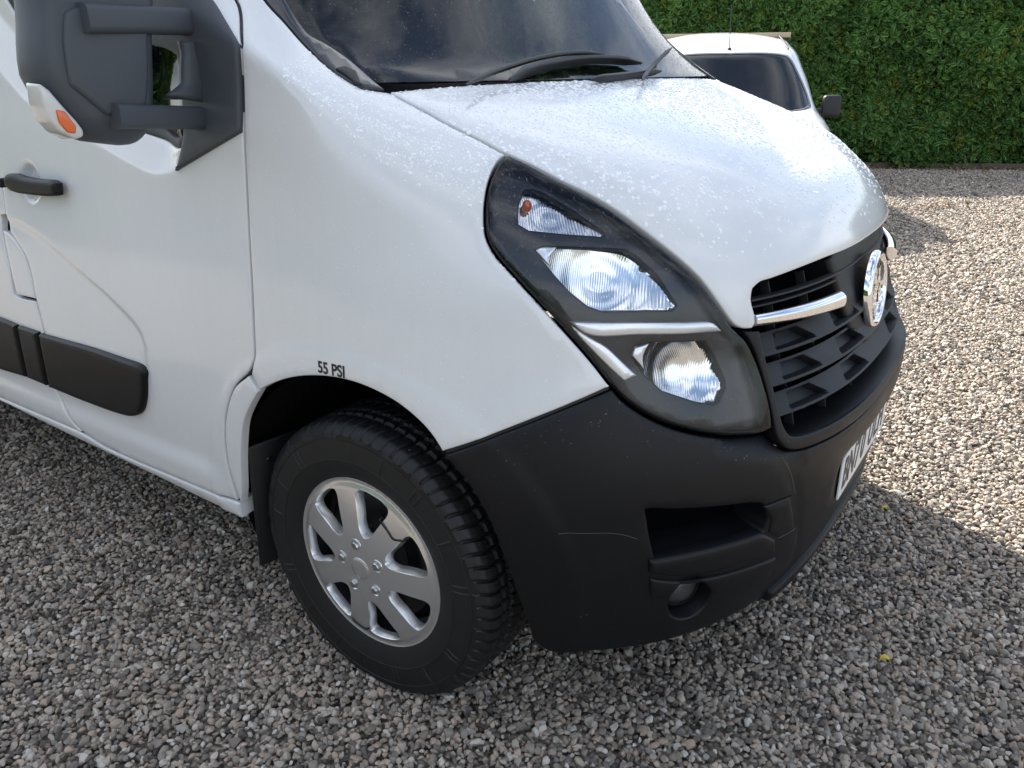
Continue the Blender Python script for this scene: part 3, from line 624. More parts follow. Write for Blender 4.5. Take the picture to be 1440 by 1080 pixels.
patch('lower_spoiler', VAN, lipz, 'black_plastic', bumper, depth=-.016, gap=0, bev=.010, flange=.03)
simple('pale_line', (.10, .10, .105), .6)  # pale grey for thin seam lines and scratches
def line(name, pts, w_=.0012, mat='pale_line'):
    P = cr_spline(np.array([VAN.hit(u, v) for u, v in pts]), False, .008); P = P+VAN.Nrm(P)*(van_disp(P)+.0002)[:, None]; sweep(name, P, rrect(w_, .0008, .0003), VAN.Nrm(P), mat, bumper)
line('moulding_seam', [(1104, 648), (1112, 662), (1119, 690), (1122, 720), (1122, 745), (1119, 770), (1114, 790)], .0013)
line('moulding_seam', [(1094, 757), (1106, 751), (1121, 742)], .0012)
line('moulding_seam', [(1076, 711), (1095, 703), (1117, 695)], .0018, 'shade_black')
line('scratch', [(785, 749), (820, 750), (860, 750), (880, 753), (896, 758)], .0007)
line('scratch', [(1030, 813), (1055, 804), (1086, 791)], .0009)
# fog lamp
fn = VAN.Nrm(fc[None])[0]
for s_ in (1, -1):
    c = fc-fn*.035; n_ = fn*np.array([1, s_, 1]); c = c*np.array([1, s_, 1])
    q = Vector((n_[0], n_[1]*1.0, 0)).normalized().to_track_quat('Z', 'Y')
    bm = bmesh.new(); bmesh.ops.create_uvsphere(bm, u_segments=24, v_segments=12, radius=.045)
    for v in bm.verts: v.co.z *= .35
    o = frombm('fog_lamp', bm, 'lens_glass', bumper); o.matrix_world = Matrix.Translation(Vector(c))@q.to_matrix().to_4x4()
    bm = bmesh.new(); bmesh.ops.create_cone(bm, segments=24, radius1=.02, radius2=.046, depth=.03, cap_ends=True); 
    o2 = frombm('fog_reflector', bm, 'silver_paint', bumper); o2.matrix_world = Matrix.Translation(Vector(c-n_*.02))@q.to_matrix().to_4x4()
# number plate
npl = empty('tmp', (0, 0, 0)); bpy.data.objects.remove(npl)
bm = bmesh.new(); bmesh.ops.create_cube(bm, size=1); bmesh.ops.scale(bm, vec=(.003, .52, .111), verts=bm.verts); bmesh.ops.bevel(bm, geom=[e for e in bm.edges if abs(e.verts[0].co.x-e.verts[1].co.x) > .001], offset=.008, segments=3, affect='EDGES')
plate = frombm('number_plate', bm, 'plate_white', van, smooth=False); plate.location = (.8395, 0, .478)
def text_mesh(name, body, size, mat, parent, thick=.0004, bold=0., xs_=1., spacing=1.):
    c = bpy.data.curves.new(name, 'FONT'); c.body = body; c.size = size; c.align_x = 'CENTER'; c.align_y = 'CENTER'; c.extrude = thick; c.offset = bold; c.resolution_u = 6; c.space_character = spacing
    o = bpy.data.objects.new(name, c); COL.objects.link(o); dg = bpy.context.evaluated_depsgraph_get(); me = bpy.data.meshes.new_from_object(o.evaluated_get(dg)); bpy.data.objects.remove(o)
    me.materials.clear(); me.materials.append(MAT[mat]); 
    for v in me.vertices: v.co.x *= xs_
    me.name = name; return link(bpy.data.objects.new(name, me), parent)
for k, ch in enumerate('BN70 ULH'):
    if ch == ' ': continue
    tx = text_mesh('plate_character', ch, .112, 'ink_black', plate, bold=.0022, xs_=.80)
    yy_ = -.2225+k*.061+(0 if k < 4 else -.028)+.014
    tx.matrix_local = Matrix(((0, 0, 1, .0021), (1, 0, 0, yy_), (0, 1, 0, -.001), (0, 0, 0, 1)))

# grille
ol = px(VAN, [(1047, 467), (1060, 490), (1068, 511), (1078, 545), (1084, 570), (1090, 601), (1094, 617), (1105, 630), (1118, 633), (1156, 621), (1195, 598)])
U_out = list(ol)+[VAN.atz(0, .647)]
U_in = [VAN.atz(0, .678)]+list(px(VAN, [(1195, 582), (1156, 604), (1124, 614), (1112, 613), (1103, 602), (1096, 580), (1083, 528), (1071, 480), (1068, 466)]))
Uh = U_out; full = np.concatenate([np.array(U_out), mir(U_out)[1:], mir(U_in)[:-1], np.array(U_in)])
# outer left edge -> bottom -> right edge, then inner right -> bottom -> inner left
gs = patch('grille', VAN, full, 'black_plastic', van, gap=0, bev=.004, flange=.07, res=.008, depth=-.001)
back = [VAN.atz(y, z) for y, z in ((-.58, 1.0), (0, 1.04), (.58, 1.0), (.59, .70), (.5, .66), (0, .65), (-.5, .66), (-.59, .70))]
patch('grille_shade_backing', VAN, back, 'shade_black', gs, depth=.11, gap=0, flange=0, res=.03, step=.03)  # dark backing sheet in place of the shade behind the slats
# opening side walls and sloping bottom shelf
shelf = []; Fs = []; yy = np.linspace(-.555, .555, 60)
for y in yy:
    a = VAN.atz(y, .6785); n_ = VAN.Nrm(a[None])[0]; shelf += [tuple(a-n_*.004), tuple(a-n_*.05+np.array([0, 0, .006])), tuple(a-n_*.11+np.array([0, 0, .012]))]
for i in range(len(yy)-1):
    for j in range(2): Fs.append((i*3+j, i*3+j+1, i*3+j+4, i*3+j+3))
mk('grille_shelf', shelf, Fs, 'black_plastic', gs)
def slat(zi):
    yy = np.linspace(-.562, .562, 480); rows = [(-1, .050, -.012), (-.5, .030, -.006), (0, .0195, -.002), (0.001, .0165, .0015), (.06, .0195, .006)]
    vs_ = np.linspace(.12, 1, 15); V = []; 
    pockets = [(-.515, -.375), (-.285, -.125), (.125, .285), (.375, .515)]
    allr = [(r[1], r[2], 0) for r in rows]+[(.022+.030*t, .006+.031*t, t) for t in vs_]+[(.056, .034, 0), (.075, .018, 0)]
    for y in yy:
        b0 = VAN.atz(y, zi); n_ = VAN.Nrm(b0[None])[0]; n_[2] = 0
        for d_, dz, t in allr:
            pk = 0
            for a, b in pockets:
                L, Rr = (a+.018*t, b-.055*t) if a < 0 else (a+.055*t, b-.018*t)
                pk = max(pk, float(sstep(L-.0015, L+.0015, y)*sstep(Rr+.0015, Rr-.0015, y))*float(t > 0)*float(sstep(.86, .78, t)))
            p = b0-n_*(d_+pk*.022); V.append((p[0], p[1], zi+dz-pk*.010))
    k = len(allr); Fq = [(i*k+j, i*k+j+1, (i+1)*k+j+1, (i+1)*k+j) for i in range(len(yy)-1) for j in range(k-1)]
    o = mk('slat', V, Fq, 'grey_plastic', gs); o.data.set_sharp_from_angle(angle=R(35)); return o
for zi in (.845, .786, .727): slat(zi)
for z0, dd in ((.962, .03), (.948, .035)):
    P = [VAN.atz(y, z0)-VAN.Nrm(VAN.atz(y, z0)[None])[0]*dd for y in np.linspace(-.56, .56, 50)]; sweep('upper_slat', P, rrect(.018, .005, .002), (0, 0, 1), 'grey_plastic', gs)
for y in (-.47, -.33, -.16, .16, .33, .47):
    P = [VAN.atz(y, z)-VAN.Nrm(VAN.atz(y, z)[None])[0]*.062 for z in np.linspace(.68, .99, 8)]; sweep('strut', P, rrect(.004, .02, .001), (1, 0, 0), 'grey_plastic', gs)
boss = list(px(VAN, [(1164, 364), (1170, 385), (1180, 418), (1187, 440), (1194, 459), (1204, 468)], .028))+[VAN.atz(-.08, .775), VAN.atz(0, .770)]
boss = sym([VAN.atz(0, 1.012), VAN.atz(-.1, 1.012), VAN.atz(-.22, 1.01)]+boss)
bo = patch('badge_plinth', VAN, boss, 'black_plastic', gs, depth=.026, gap=0, bev=.010, flange=.06)
for s_ in (1, -1):
    ch = [((-.572), .9235, .68), (-.48, .922, .78), (-.38, .917, .9), (-.285, .911, 1.0)]
    yy = np.linspace(-.574, -.278, 26); P = []
    for y in yy:
        t = (y+.574)/.296; z = .925-.014*t; a = VAN.atz(y, z); P.append((a-VAN.Nrm(a[None])[0]*.008)*np.array([1, s_, 1]))
    sweep('chrome_bar', P, rrect(.034, .038, .0165, 7), (0, 0, 1), 'chrome', gs, scale=[.62+.38*(i/25) for i in range(26)])
# badge
bc = Vector((.806, 0, .874)); bq = Vector((1, 0, .10)).normalized().to_track_quat('Z', 'Y').to_matrix().to_4x4()
def lathe(name, prof_, seg, mat, parent, close=False):
    V = []; k = len(prof_)
    for i in range(seg):
        a = 2*math.pi*i/seg
        for r, h in prof_: V.append((r*math.cos(a), r*math.sin(a), h))
    Fq = [(i*k+j, ((i+1) % seg)*k+j, ((i+1) % seg)*k+j+1, i*k+j+1) for i in range(seg) for j in range(k-1)]
    o = mk(name, V, Fq, mat, parent); bm = bmesh.new(); bm.from_mesh(o.data); bmesh.ops.remove_doubles(bm, verts=bm.verts, dist=1e-6); bmesh.ops.recalc_face_normals(bm, faces=bm.faces); bm.to_mesh(o.data); bm.free(); o.data.set_sharp_from_angle(angle=R(50)); return o
ring_o = lathe('badge_ring', [(.074, -.006), (.0755, .003), (.079, .009), (.0845, .0115), (.091, .009), (.0955, .003), (.096, -.006)], 64, 'chrome', gs); ring_o.matrix_world = Matrix.Translation(bc)@bq
dk = lathe('badge_disc', [(0, -.003), (.04, -.003), (.071, -.004)], 48, 'gloss_black', gs); dk.matrix_world = Matrix.Translation(bc)@bq
# winged beast holding a flag: chrome relief in the ring
def relief(name, pts, h, mat, parent, z0=-.003):
    bm = bmesh.new(); f = bm.faces.new([bm.verts.new((x, y, z0)) for x, y in pts]); bmesh.ops.recalc_face_normals(bm, faces=bm.faces)
    r = bmesh.ops.extrude_face_region(bm, geom=[f]); bmesh.ops.translate(bm, vec=(0, 0, h), verts=[v for v in r['geom'] if isinstance(v, bmesh.types.BMVert)])
    bmesh.ops.recalc_face_normals(bm, faces=bm.faces); o = frombm(name, bm, mat, parent, smooth=False); return o
S_ = .001
for nm, pts in (('emblem_beast', [(-34, 40), (-26, 52), (-12, 58), (-2, 50), (2, 36), (-6, 28), (0, 20), (12, 30), (24, 48), (36, 54), (32, 36), (26, 18), (14, 4), (6, -8), (2, -26), (10, -44), (4, -62), (-8, -66), (-22, -60), (-16, -46), (-26, -34), (-36, -40), (-44, -30), (-30, -18), (-22, -2), (-20, 14), (-30, 26)]),
                ('emblem_flag', [(22, -4), (46, 8), (52, -8), (44, -26), (26, -36), (18, -22)])):
    o = relief(nm, [(x*S_, y*S_) for x, y in pts], .007, 'chrome', gs); o.matrix_world = Matrix.Translation(bc)@bq

# headlights
HL = [(714, 217), (738, 228), (777, 249), (816, 269), (855, 292), (893, 320), (932, 350), (962, 376), (987, 401), (1010, 432), (1033, 463), (1049, 478), (1066, 513), (1080, 558), (1086, 590), (1086, 603), (1080, 606), (1068, 611), (1049, 612), (1030, 613), (991, 609), (952, 600), (913, 584), (880, 562), (860, 541), (835, 511), (796, 467), (757, 425), (718, 382), (696, 356), (684, 332), (682, 301), (684, 277), (690, 251), (702, 227)]
hl = px(VAN, HL); sgn_in = None
def inset(P, d):
    P = np.array(P); sg = 1 if area(VAN.dom(P)) > 0 else -1; q = surf_ring(VAN, P, d, sg)
    return q if abs(area(VAN.dom(q))) < abs(area(VAN.dom(P))) else surf_ring(VAN, P, d, -sg)
hl_d = cr_spline(hl, True, .012)
hr = patch('headlight', VAN, hl_d, 'lamp_bezel', van, holes=[inset(hl_d, .006)], depth=.004, gap=.001, bev=.0025, flange=.04, hole_flange=.03, spline=False, res=.03)
IND = [(738, 264), (750, 263), (765, 268), (808, 295), (851, 327), (846, 331), (796, 328), (744, 323), (729, 314), (730, 284)]
MAIN = [(752, 350), (762, 346), (878, 350), (893, 357), (925, 387), (953, 430), (946, 437), (847, 438), (827, 431), (800, 409), (777, 383)]
LOW = [(888, 500), (893, 488), (909, 482), (992, 480), (1004, 500), (1020, 535), (1021, 546), (1011, 566), (1003, 569), (979, 565), (932, 550), (905, 526)]
hz = [px(VAN, q, .026) for q in (IND, MAIN, LOW)]
mr_root = None
bz = patch('bezel', VAN, inset(hl_d, .005), 'lamp_bezel', hr, holes=hz, depth=.026, gap=0, bev=.003, flange=.0, hole_flange=.010, hole_draft=.001, res=.012, spline=False)
lamps = []
for nm, q, dep, bowl in (('indicator_reflector', IND, .034, .018), ('lamp_reflector', MAIN, .034, .05), ('lamp_reflector', LOW, .034, .042)):
    P = px(VAN, q, .026); c = P.mean(0); rad = np.linalg.norm(P-c, axis=1).max()
    def bowlf(X, c=c, rad=rad, bowl=bowl):
        t = np.linalg.norm(X-c, axis=1)/rad; st = np.sin(t*26)*.0006; return -bowl*np.clip(1-t*t, 0, 1)+st
    lamps.append(patch(nm, VAN, P, 'reflector', hr, depth=dep, gap=-.006, bev=.0, flange=0, disp=bowlf, res=.006, step=.008))
# small glass capsule bulbs, amber one in the indicator
def ball(name, c, r, mat, parent, sx=1, sz=1, seg=16):
    bm = bmesh.new(); bmesh.ops.create_uvsphere(bm, u_segments=seg, v_segments=seg//2, radius=r)
    for v in bm.verts: v.co.x *= sx; v.co.z *= sz
    o = frombm(name, bm, mat, parent); o.location = c; return o
lamps.append(ball('indicator_bulb', VAN.hit(741, 290, .036), .009, 'amber', hr, 1, 1.3))
lamps.append(patch('daytime_running_light', VAN, px(VAN, [(801, 452), (840, 453), (900, 453), (960, 453), (1004, 454), (1016, 466), (960, 470), (900, 471), (829, 471)], .014), 'led_bar', hr, depth=.014, gap=0, bev=.003, flange=.014))
lamps.append(patch('daytime_running_light', VAN, px(VAN, [(802, 457), (828, 474), (852, 487), (875, 508), (896, 528), (878, 536), (859, 519), (835, 495), (813, 472)], .016), 'led_bar', hr, depth=.016, gap=0, bev=.003, flange=.014))
lamps.append(patch('lamp_side_lens', VAN, px(VAN, [(753, 351), (761, 347), (783, 347), (772, 362), (776, 378)], .030), 'led_bar', hr, depth=.03, gap=0, bev=.002, flange=.01))
lamps.append(patch('lamp_side_lens', VAN, px(VAN, [(889, 500), (893, 489), (913, 483), (905, 500), (906, 520)], .030), 'led_bar', hr, depth=.03, gap=0, bev=.002, flange=.01))
lens = patch('lens', VAN, inset(hl_d, .002), 'lens_glass', hr, depth=-.001, gap=0, bev=.004, flange=.006, res=.014, spline=False)
hr2 = mirror_obj(hr, van)
for o in [bz, lens]+[l for l in lamps if l.name.split('.')[0] not in ('indicator_bulb',)]: mirror_obj(o, hr2)

# wheel arches, mud flap
def arch(cx, cz, r, s_, y0, y1, parent):
    V = []; Fq = []; k = 26
    for i in range(k):
        a = R(-3+206*i/(k-1)); x, z = cx+r*math.cos(a), cz+r*math.sin(a); ye = min(y0, abs(side(x, max(z, .2))[1])-.022); V += [(x, s_*ye, z), (x, s_*y1, z), (cx, s_*y1, cz)]
    for i in range(k-1): Fq += [(3*i, 3*i+1, 3*i+4, 3*i+3), (3*i+1, 3*i+2, 3*i+4)]
    return mk('wheel_arch_liner', V, Fq, 'liner', parent)
for s_ in (-1, 1): arch(.02, .375, .425, s_, .985, .6, van); arch(-3.18, .36, .42, s_, 1.0, .6, van)
bm = bmesh.new(); bmesh.ops.create_cube(bm, size=1); bmesh.ops.scale(bm, vec=(.007, .24, .36), verts=bm.verts)
for v in bm.verts:
    if v.co.z < 0: v.co.x += .0; v.co.y += .01
mf = frombm('mud_flap', bm, 'rubber_seal', van, bevel=.006); mf.location = (-.338, -.885, .375); mf.rotation_euler = (0, R(7), R(-8))
ball('flap_screw', (.006, -.07, .13), .008, 'steel_black', mf, .5)

# wheels
def make_wheel():
    """axle along y, outer face towards -y, hub at origin; y=-.115 is the outer sidewall bulge"""
    NT = 1260; pit = 70
    pf = [(.205, .085), (.212, .098), (.232, .108), (.2580, .113), (.2585, .1142), (.262, .1142), (.2625, .1135), (.285, .1135), (.3050, .1115), (.3056, .1128), (.3090, .1126), (.3095, .1110), (.320, .1085), (.328, .1045), (.3335, .100)]
    tread = [(.3385, .0955), (.3415, .091), (.343, .0865), (.3435, .082)]+[(.3445+.0035*(1-(y/.085)**2), y) for y in np.linspace(.078, -.078, 34)]+[(.3435, -.082), (.3415, -.091), (.3385, -.0955)]
    inner = [(.3335, -.1), (.32, -.1085), (.285, -.1135), (.24, -.109), (.205, -.085)]
    P = pf+tread+inner; k = len(P); th = np.arange(NT)*2*math.pi/NT
    Rr = np.tile(np.array([p[0] for p in P]), (NT, 1)); Y = np.tile(np.array([p[1] for p in P]), (NT, 1)); TH = th[:, None]+np.zeros(k)
    ph = TH*pit/(2*math.pi)+.55*np.sin(np.abs(Y)*28)+np.sign(Y)*.25
    fr = ph-np.floor(ph); lat = sstep(.0, .05, fr)*sstep(.26, .20, fr)
    inT = np.zeros(k); i0 = len(pf)-2; inT[i0:len(pf)+len(tread)+1] = 1
    depth = .0075*lat*inT[None]*np.where(np.abs(Y) > .028, 1, .0)
    ph2 = TH*pit/(2*math.pi)*1.0-Y*14; f2 = ph2-np.floor(ph2); depth = np.maximum(depth, .006*sstep(0, .05, f2)*sstep(.2, .14, f2)*inT[None]*(np.abs(Y) <= .028))
    for gy in (-.052, -.0265, .0265, .052):
        zig = gy+.0022*np.sin(TH*pit); depth = np.maximum(depth, .0078*(1-sstep(.0028, .0052, np.abs(Y-zig)))*inT[None]*(np.abs(Y) < .08))
    # sipes
    sp = TH*pit*5/(2*math.pi)+.35*np.sin(Y*420); fs_ = sp-np.floor(sp); depth = np.maximum(depth, .0016*(1-sstep(.10, .22, fs_))*inT[None]*(np.abs(Y) < .083))
    Rr = Rr-depth
    # raised bars and dashes on the outer sidewall
    deg = np.degrees(TH) % 360
    bars = np.zeros_like(Rr)
    for a in (8, 11, 31, 52, 55, 74, 92, 128, 131, 152, 170, 200, 203, 224, 246, 262, 284, 287, 308, 330, 333): bars = np.maximum(bars, ((np.abs((deg-a+180) % 360-180) < .6) & (Rr > .282) & (Rr < .3045) & (Y > 0)))
    for a in range(0, 360, 15): bars = np.maximum(bars, (((deg-a) % 360 < 9) & (Rr > .318) & (Rr < .327) & (Y > 0))*1.)
    hsh = np.abs(np.sin(np.floor(deg*1.6)*12.9898)*43758.5453) % 1; let = (hsh > .35) & (Rr > .268) & (Rr < .2835) & (Y > 0) & (((deg > 20) & (deg < 70)) | ((deg > 110) & (deg < 150)) | ((deg > 205) & (deg < 255)) | ((deg > 300) & (deg < 345))) & ((deg*1.6) % 1 < .7)
    bars = np.maximum(bars, let*.45)
    Y = Y+bars*.0026
    x = Rr*np.cos(TH); z = Rr*np.sin(TH); V = np.stack([x, -Y, z], -1).reshape(-1, 3)
    ii = np.arange(NT); Fq = []
    for j in range(k-1):
        a = ii*k+j; b = ((ii+1) % NT)*k+j; Fq.append(np.stack([a, b, b+1, a+1], 1))
    Fq = np.concatenate(Fq)
    me = bpy.data.meshes.new('tyre'); me.vertices.add(len(V)); me.vertices.foreach_set('co', V.ravel()); me.loops.add(len(Fq)*4); me.loops.foreach_set('vertex_index', Fq.ravel().astype(np.int32))
    me.polygons.add(len(Fq)); me.polygons.foreach_set('loop_start', (np.arange(len(Fq))*4).astype(np.int32)); me.polygons.foreach_set('use_smooth', [True]*len(Fq)); me.update(calc_edges=True); me.validate(); me.materials.append(MAT['tyre_rubber']); me.set_sharp_from_angle(angle=R(35))
    # steel wheel
    wheel = lathe('front_wheel', [(0, .03), (.055, .03), (.075, .045), (.10, .035), (.13, .05), (.155, .055), (.18, .03), (.192, .035), (.198, .07), (.206, .088), (.208, .092), (.2, .06), (.19, -.08)], 64, 'steel_black', None)
    for v in wheel.data.vertices: v.co = Vector((v.co.x, -v.co.z, v.co.y))
    wheel.data.flip_normals()
    ty = link(bpy.data.objects.new('tyre', me), wheel)
    # trim: disc with seven windows
    out2 = [(.2085*math.cos(a), .2085*math.sin(a)) for a in np.linspace(0, 2*math.pi, 121)[:-1]]
    holes = []
    for k_ in range(7):
        am = R(104+360/14+k_*360/7)
        def edge(r, s_, sw_=.0275): return am+s_*(math.pi/7-math.asin((sw_+(r-.10)*.05)/r))
        pts = []
        ro, ri = .1895, .098
        for r in (.105, .125, .15, .175): pts.append((r, edge(r, -1)))
        a0 = edge(.18, -1); pts.append((.187, a0+.03))
        for t in (.25, .5, .75): pts.append((ro+.002, a0+(edge(.18, 1)-a0)*t))
        pts.append((.187, edge(.18, 1)-.03))
        for r in (.175, .15, .125, .105): pts.append((r, edge(r, 1)))
        pts.append((.091, am+.10)); pts.append((.086, am)); pts.append((.091, am-.10))
        H = [(r*math.cos(a), r*math.sin(a)) for r, a in pts]
        Hs = cr_spline(np.array([(x, y, 0) for x, y in H]), True, .005, corner=60)[:, :2]; holes.append(Hs)
    def zc(x, y):
        r = np.hypot(x, y); return .1005+.022*np.clip(1-(r/.2)**2, 0, 1)-.004*sstep(.19, .2085, r)
    step = .005; g = np.arange(-.21, .21, step); GX, GY = np.meshgrid(g, g); GX = GX+(np.arange(len(g)) % 2)[:, None]*step/2; Q = np.stack([GX.ravel(), GY.ravel()], 1)
    Q = Q[np.hypot(Q[:, 0], Q[:, 1]) < .205]; allp = [np.array(out2)]; ed = []; off = 120; ed += [(i, (i+1) % 120) for i in range(120)]
    lists = []
    for H in holes:
        c = H.mean(0); d = np.linalg.norm(H-c, axis=1, keepdims=True); H1 = H+(H-c)/d*.0014     # start of the rounded lip
        Q = Q[~pip(Q, H1)]; Q = Q[np.abs(dpoly(Q, H1, True)) > .002]; allp.append(H1); ed += [(off+i, off+(i+1) % len(H1)) for i in range(len(H1))]; lists.append((off, len(H1), H, c)); off += len(H1)
    allp.append(Q); A_ = np.concatenate(allp)
    vs, es, fs, ov, oe, of = geometry.delaunay_2d_cdt([Vector(p) for p in A_], ed, [], 0, 1e-7)
    V2 = np.array([tuple(v) for v in vs]); Fc = np.array([f for f in fs]); cen_ = V2[Fc].mean(1); kk = np.hypot(cen_[:, 0], cen_[:, 1]) < .2086
    for o_, n_, H, c in lists: kk &= ~pip(cen_, A_[o_:o_+n_])
    Fc = Fc[kk]; mp_ = {}
    for i, o_ in enumerate(ov):
        for j in o_: mp_[j] = i
    V = [(x, -zc(x, y), y) for x, y in V2]; Fq = [tuple(map(int, f)) for f in Fc]; base = len(V)
    for o_, n_, H, c in lists:
        d = np.linalg.norm(H-c, axis=1, keepdims=True); H2 = H-(H-c)/d*.0045
        V += [(x, -(zc(x, y)-.002), y) for x, y in H]+[(x, -(zc(x, y)-.022), y) for x, y in H2]
        for i in range(n_):
            j = (i+1) % n_; Fq.append((mp_[o_+i], mp_[o_+j], base+j, base+i)); Fq.append((base+i, base+j, base+n_+j, base+n_+i))
        base += 2*n_
    # rolled rim
    prev = [mp_[i] for i in range(120)]
    for r, h in ((.2105, .0975), (.2125, .0985), (.2145, .0965), (.215, .092), (.214, .080)):
        idx = list(range(base, base+120)); V += [(r*math.cos(a), -h, r*math.sin(a)) for a in np.linspace(0, 2*math.pi, 121)[:-1]]; base += 120
        for i in range(120): j = (i+1) % 120; Fq.append((prev[i], prev[j], idx[j], idx[i]))
        prev = idx
    tr_ = mk('wheel_trim', V, Fq, 'silver_paint', wheel); bm = bmesh.new(); bm.from_mesh(tr_.data); bmesh.ops.recalc_face_normals(bm, faces=bm.faces); bm.to_mesh(tr_.data); bm.free(); tr_.data.set_sharp_from_angle(angle=R(50))
    hc = lathe('centre_cap', [(0, .1245), (.018, .1243), (.0265, .1235), (.029, .120), (.030, .1215), (.033, .1215), (.034, .1165)], 48, 'silver_paint', wheel)
    hc.data.transform(Matrix(((1, 0, 0, 0), (0, 0, -1, 0), (0, 1, 0, 0), (0, 0, 0, 1))))
    for k_ in range(5):
        a = R(98+72*k_); x, z = .058*math.cos(a), .058*math.sin(a)
        bm = bmesh.new(); bmesh.ops.create_cone(bm, segments=6, radius1=.0118, radius2=.0095, depth=.012, cap_ends=True); bmesh.ops.rotate(bm, matrix=Matrix.Rotation(R(90), 3, 'X'), verts=bm.verts)
        nu = frombm('wheel_nut', bm, 'nut_metal', wheel, smooth=False, bevel=.002); nu.location = (x, -.1215, z); nu.rotation_euler.y = a
        wsh = lathe('nut_recess', [(.013, .1195), (.0148, .1215), (.0166, .1185)], 24, 'silver_paint', wheel); wsh.data.transform(Matrix(((1, 0, 0, 0), (0, 0, -1, 0), (0, 1, 0, 0), (0, 0, 0, 1)))); wsh.location = (x, 0, z)
    # black cable ties round two spokes
    for pts in ([(.157, 66.5, .008), (.155, 66, 0), (.148, 56, 0), (.146, 47, 0), (.155, 44, 0), (.168, 41, 0), (.170, 40, .02)], [(.186, -111, .01), (.186, -110, 0), (.190, -104, 0), (.188, -96, 0), (.178, -92.5, 0), (.172, -91, .02)]):
        P = []
        for r, a, dd in pts: x, z = r*math.cos(R(a)), r*math.sin(R(a)); P.append((x, -(zc(x, z)+.0015-dd), z))
        P = cr_spline(np.array(P), False, .003); sweep('cable_tie', P, rrect(.004, .0016, .0005), (0, -1, 0), 'cable_tie', wheel)
    return wheel
wheel0 = make_wheel(); wheel0.parent = van; wheel0.location = (0, -.872, .335)
def copy_part(o, parent, name=None):
    c = o.copy(); COL.objects.link(c); c.parent = parent
    if name: c.name = name
    for ch in list(o.children): copy_part(ch, c)
    return c
for nm, loc, rz in (('front_wheel', (0, .872, .335), math.pi), ('rear_wheel', (-3.18, -.872, .335), 0), ('rear_wheel', (-3.18, .872, .335), math.pi)):
    c = copy_part(wheel0, van, nm); c.location = loc; c.rotation_euler = (0, R(33), rz)

# door mirror on its two arms
def yz_prism(name, pts, x0, x1, mat, parent, bevel=.02, seg=4, taper=None, mid=None):
    bm = bmesh.new(); P = cr_spline(np.array([(0, y, z) for y, z in pts]), True, .03, corner=50)
    secs = [x0, x1] if mid is None else [x0]+[m_[0] for m_ in mid]+[x1]
    sc_ = [1]*len(secs) if taper is None else taper
    c = P.mean(0); rings = []
    for x, s_ in zip(secs, sc_): rings.append([bm.verts.new((x, c[1]+(p[1]-c[1])*s_, c[2]+(p[2]-c[2])*s_)) for p in P])
    n_ = len(P); bm.faces.new(rings[0]); bm.faces.new(rings[-1][::-1])
    for a, b in zip(rings, rings[1:]):
        for i in range(n_): bm.faces.new((a[i], b[i], b[(i+1) % n_], a[(i+1) % n_]))
    bmesh.ops.recalc_face_normals(bm, faces=bm.faces); return frombm(name, bm, mat, parent, smooth=True, bevel=bevel, seg=seg, auto=R(60))
XM = -.33
def mp2(u, v, x=XM): p = un(u, v, 0, x); return (p[1], p[2])
headp = [mp2(49, 0), mp2(51, 60), mp2(56, 108), mp2(70, 135), mp2(92, 165), mp2(116, 193), mp2(160, 203), mp2(205, 204), mp2(218, 190), mp2(221, 150), mp2(220, 60), mp2(221, 0)]
zt = 1.72; headp = headp+[(headp[-1][0]+.012, zt-.03), (headp[-1][0]-.03, zt), (headp[0][0]+.03, zt), (headp[0][0]-.004, zt-.04)]
mirr = yz_prism('door_mirror', headp, XM-.085, XM+.012, 'mirror_plastic', van, bevel=.012, taper=[.97, 1.0, 1.0, .93, .86], mid=[(XM-.06,), (XM-.03,), (XM-.003,)])
pan = [mp2(88, 15, XM+.012), mp2(110, 6, XM+.012), mp2(205, 8, XM+.012), mp2(208, 100, XM+.012), mp2(205, 150, XM+.012), mp2(150, 165, XM+.012), mp2(95, 120, XM+.012), mp2(86, 60, XM+.012)]
yz_prism('mirror_cover', pan, XM+.004, XM+.020, 'mirror_plastic', mirr, bevel=.006, taper=[1, .96])
for (u0, v0, u1, v1, hh) in ((105, 26, 268, 31, .048), (150, 163, 284, 166, .044)):
    a = np.array([XM+.016, *mp2(u0, v0)]); b = np.array([XM-.01, *mp2(u1, v1, XM-.01)]); P = [a+(b-a)*t for t in np.linspace(0, 1, 9)]
    P.append(b+np.array([-.04, .05, 0])); sweep('mirror_arm', P, rrect(hh, .05, .012, 4) if False else rrect(.05, hh, .012, 4), (0, 0, 1), 'mirror_plastic', mirr)
# flared bracket between the arms
V = []; Fq = []
for i, t in enumerate(np.linspace(0, 1, 13)):
    v = 58+t*82; w_ = 255-3*math.sin(t*math.pi)+(-26*max(0, (t-.72)/.28)**1.5)-6*max(0, (.2-t)/.2)
    for j, s_ in enumerate(np.linspace(0, 1, 7)):
        u = w_+(292-w_)*s_; q = un(u, v, 0, XM-.015+.035*math.sin(s_*math.pi*.5)*0-.03*s_); V.append((q[0]+.02*math.sin(s_*math.pi), q[1], q[2]))
for i in range(12):
    for j in range(6): Fq.append((i*7+j, i*7+j+1, (i+1)*7+j+1, (i+1)*7+j))
br = mk('mirror_bracket', V, Fq, 'mirror_plastic', mirr); sm = br.modifiers.new('thickness', 'SOLIDIFY'); sm.thickness = .02
ind = [mp2(62, 110), mp2(76, 120), mp2(100, 148), mp2(127, 180), mp2(128, 190), mp2(114, 194), mp2(92, 183), mp2(76, 165), mp2(66, 140)]
ind = [(y-.012, z-.004) for y, z in ind]
simple('clear_lens', (.62, .61, .58), .16, coat=1, bump=.5, bscale=120, var=.1)
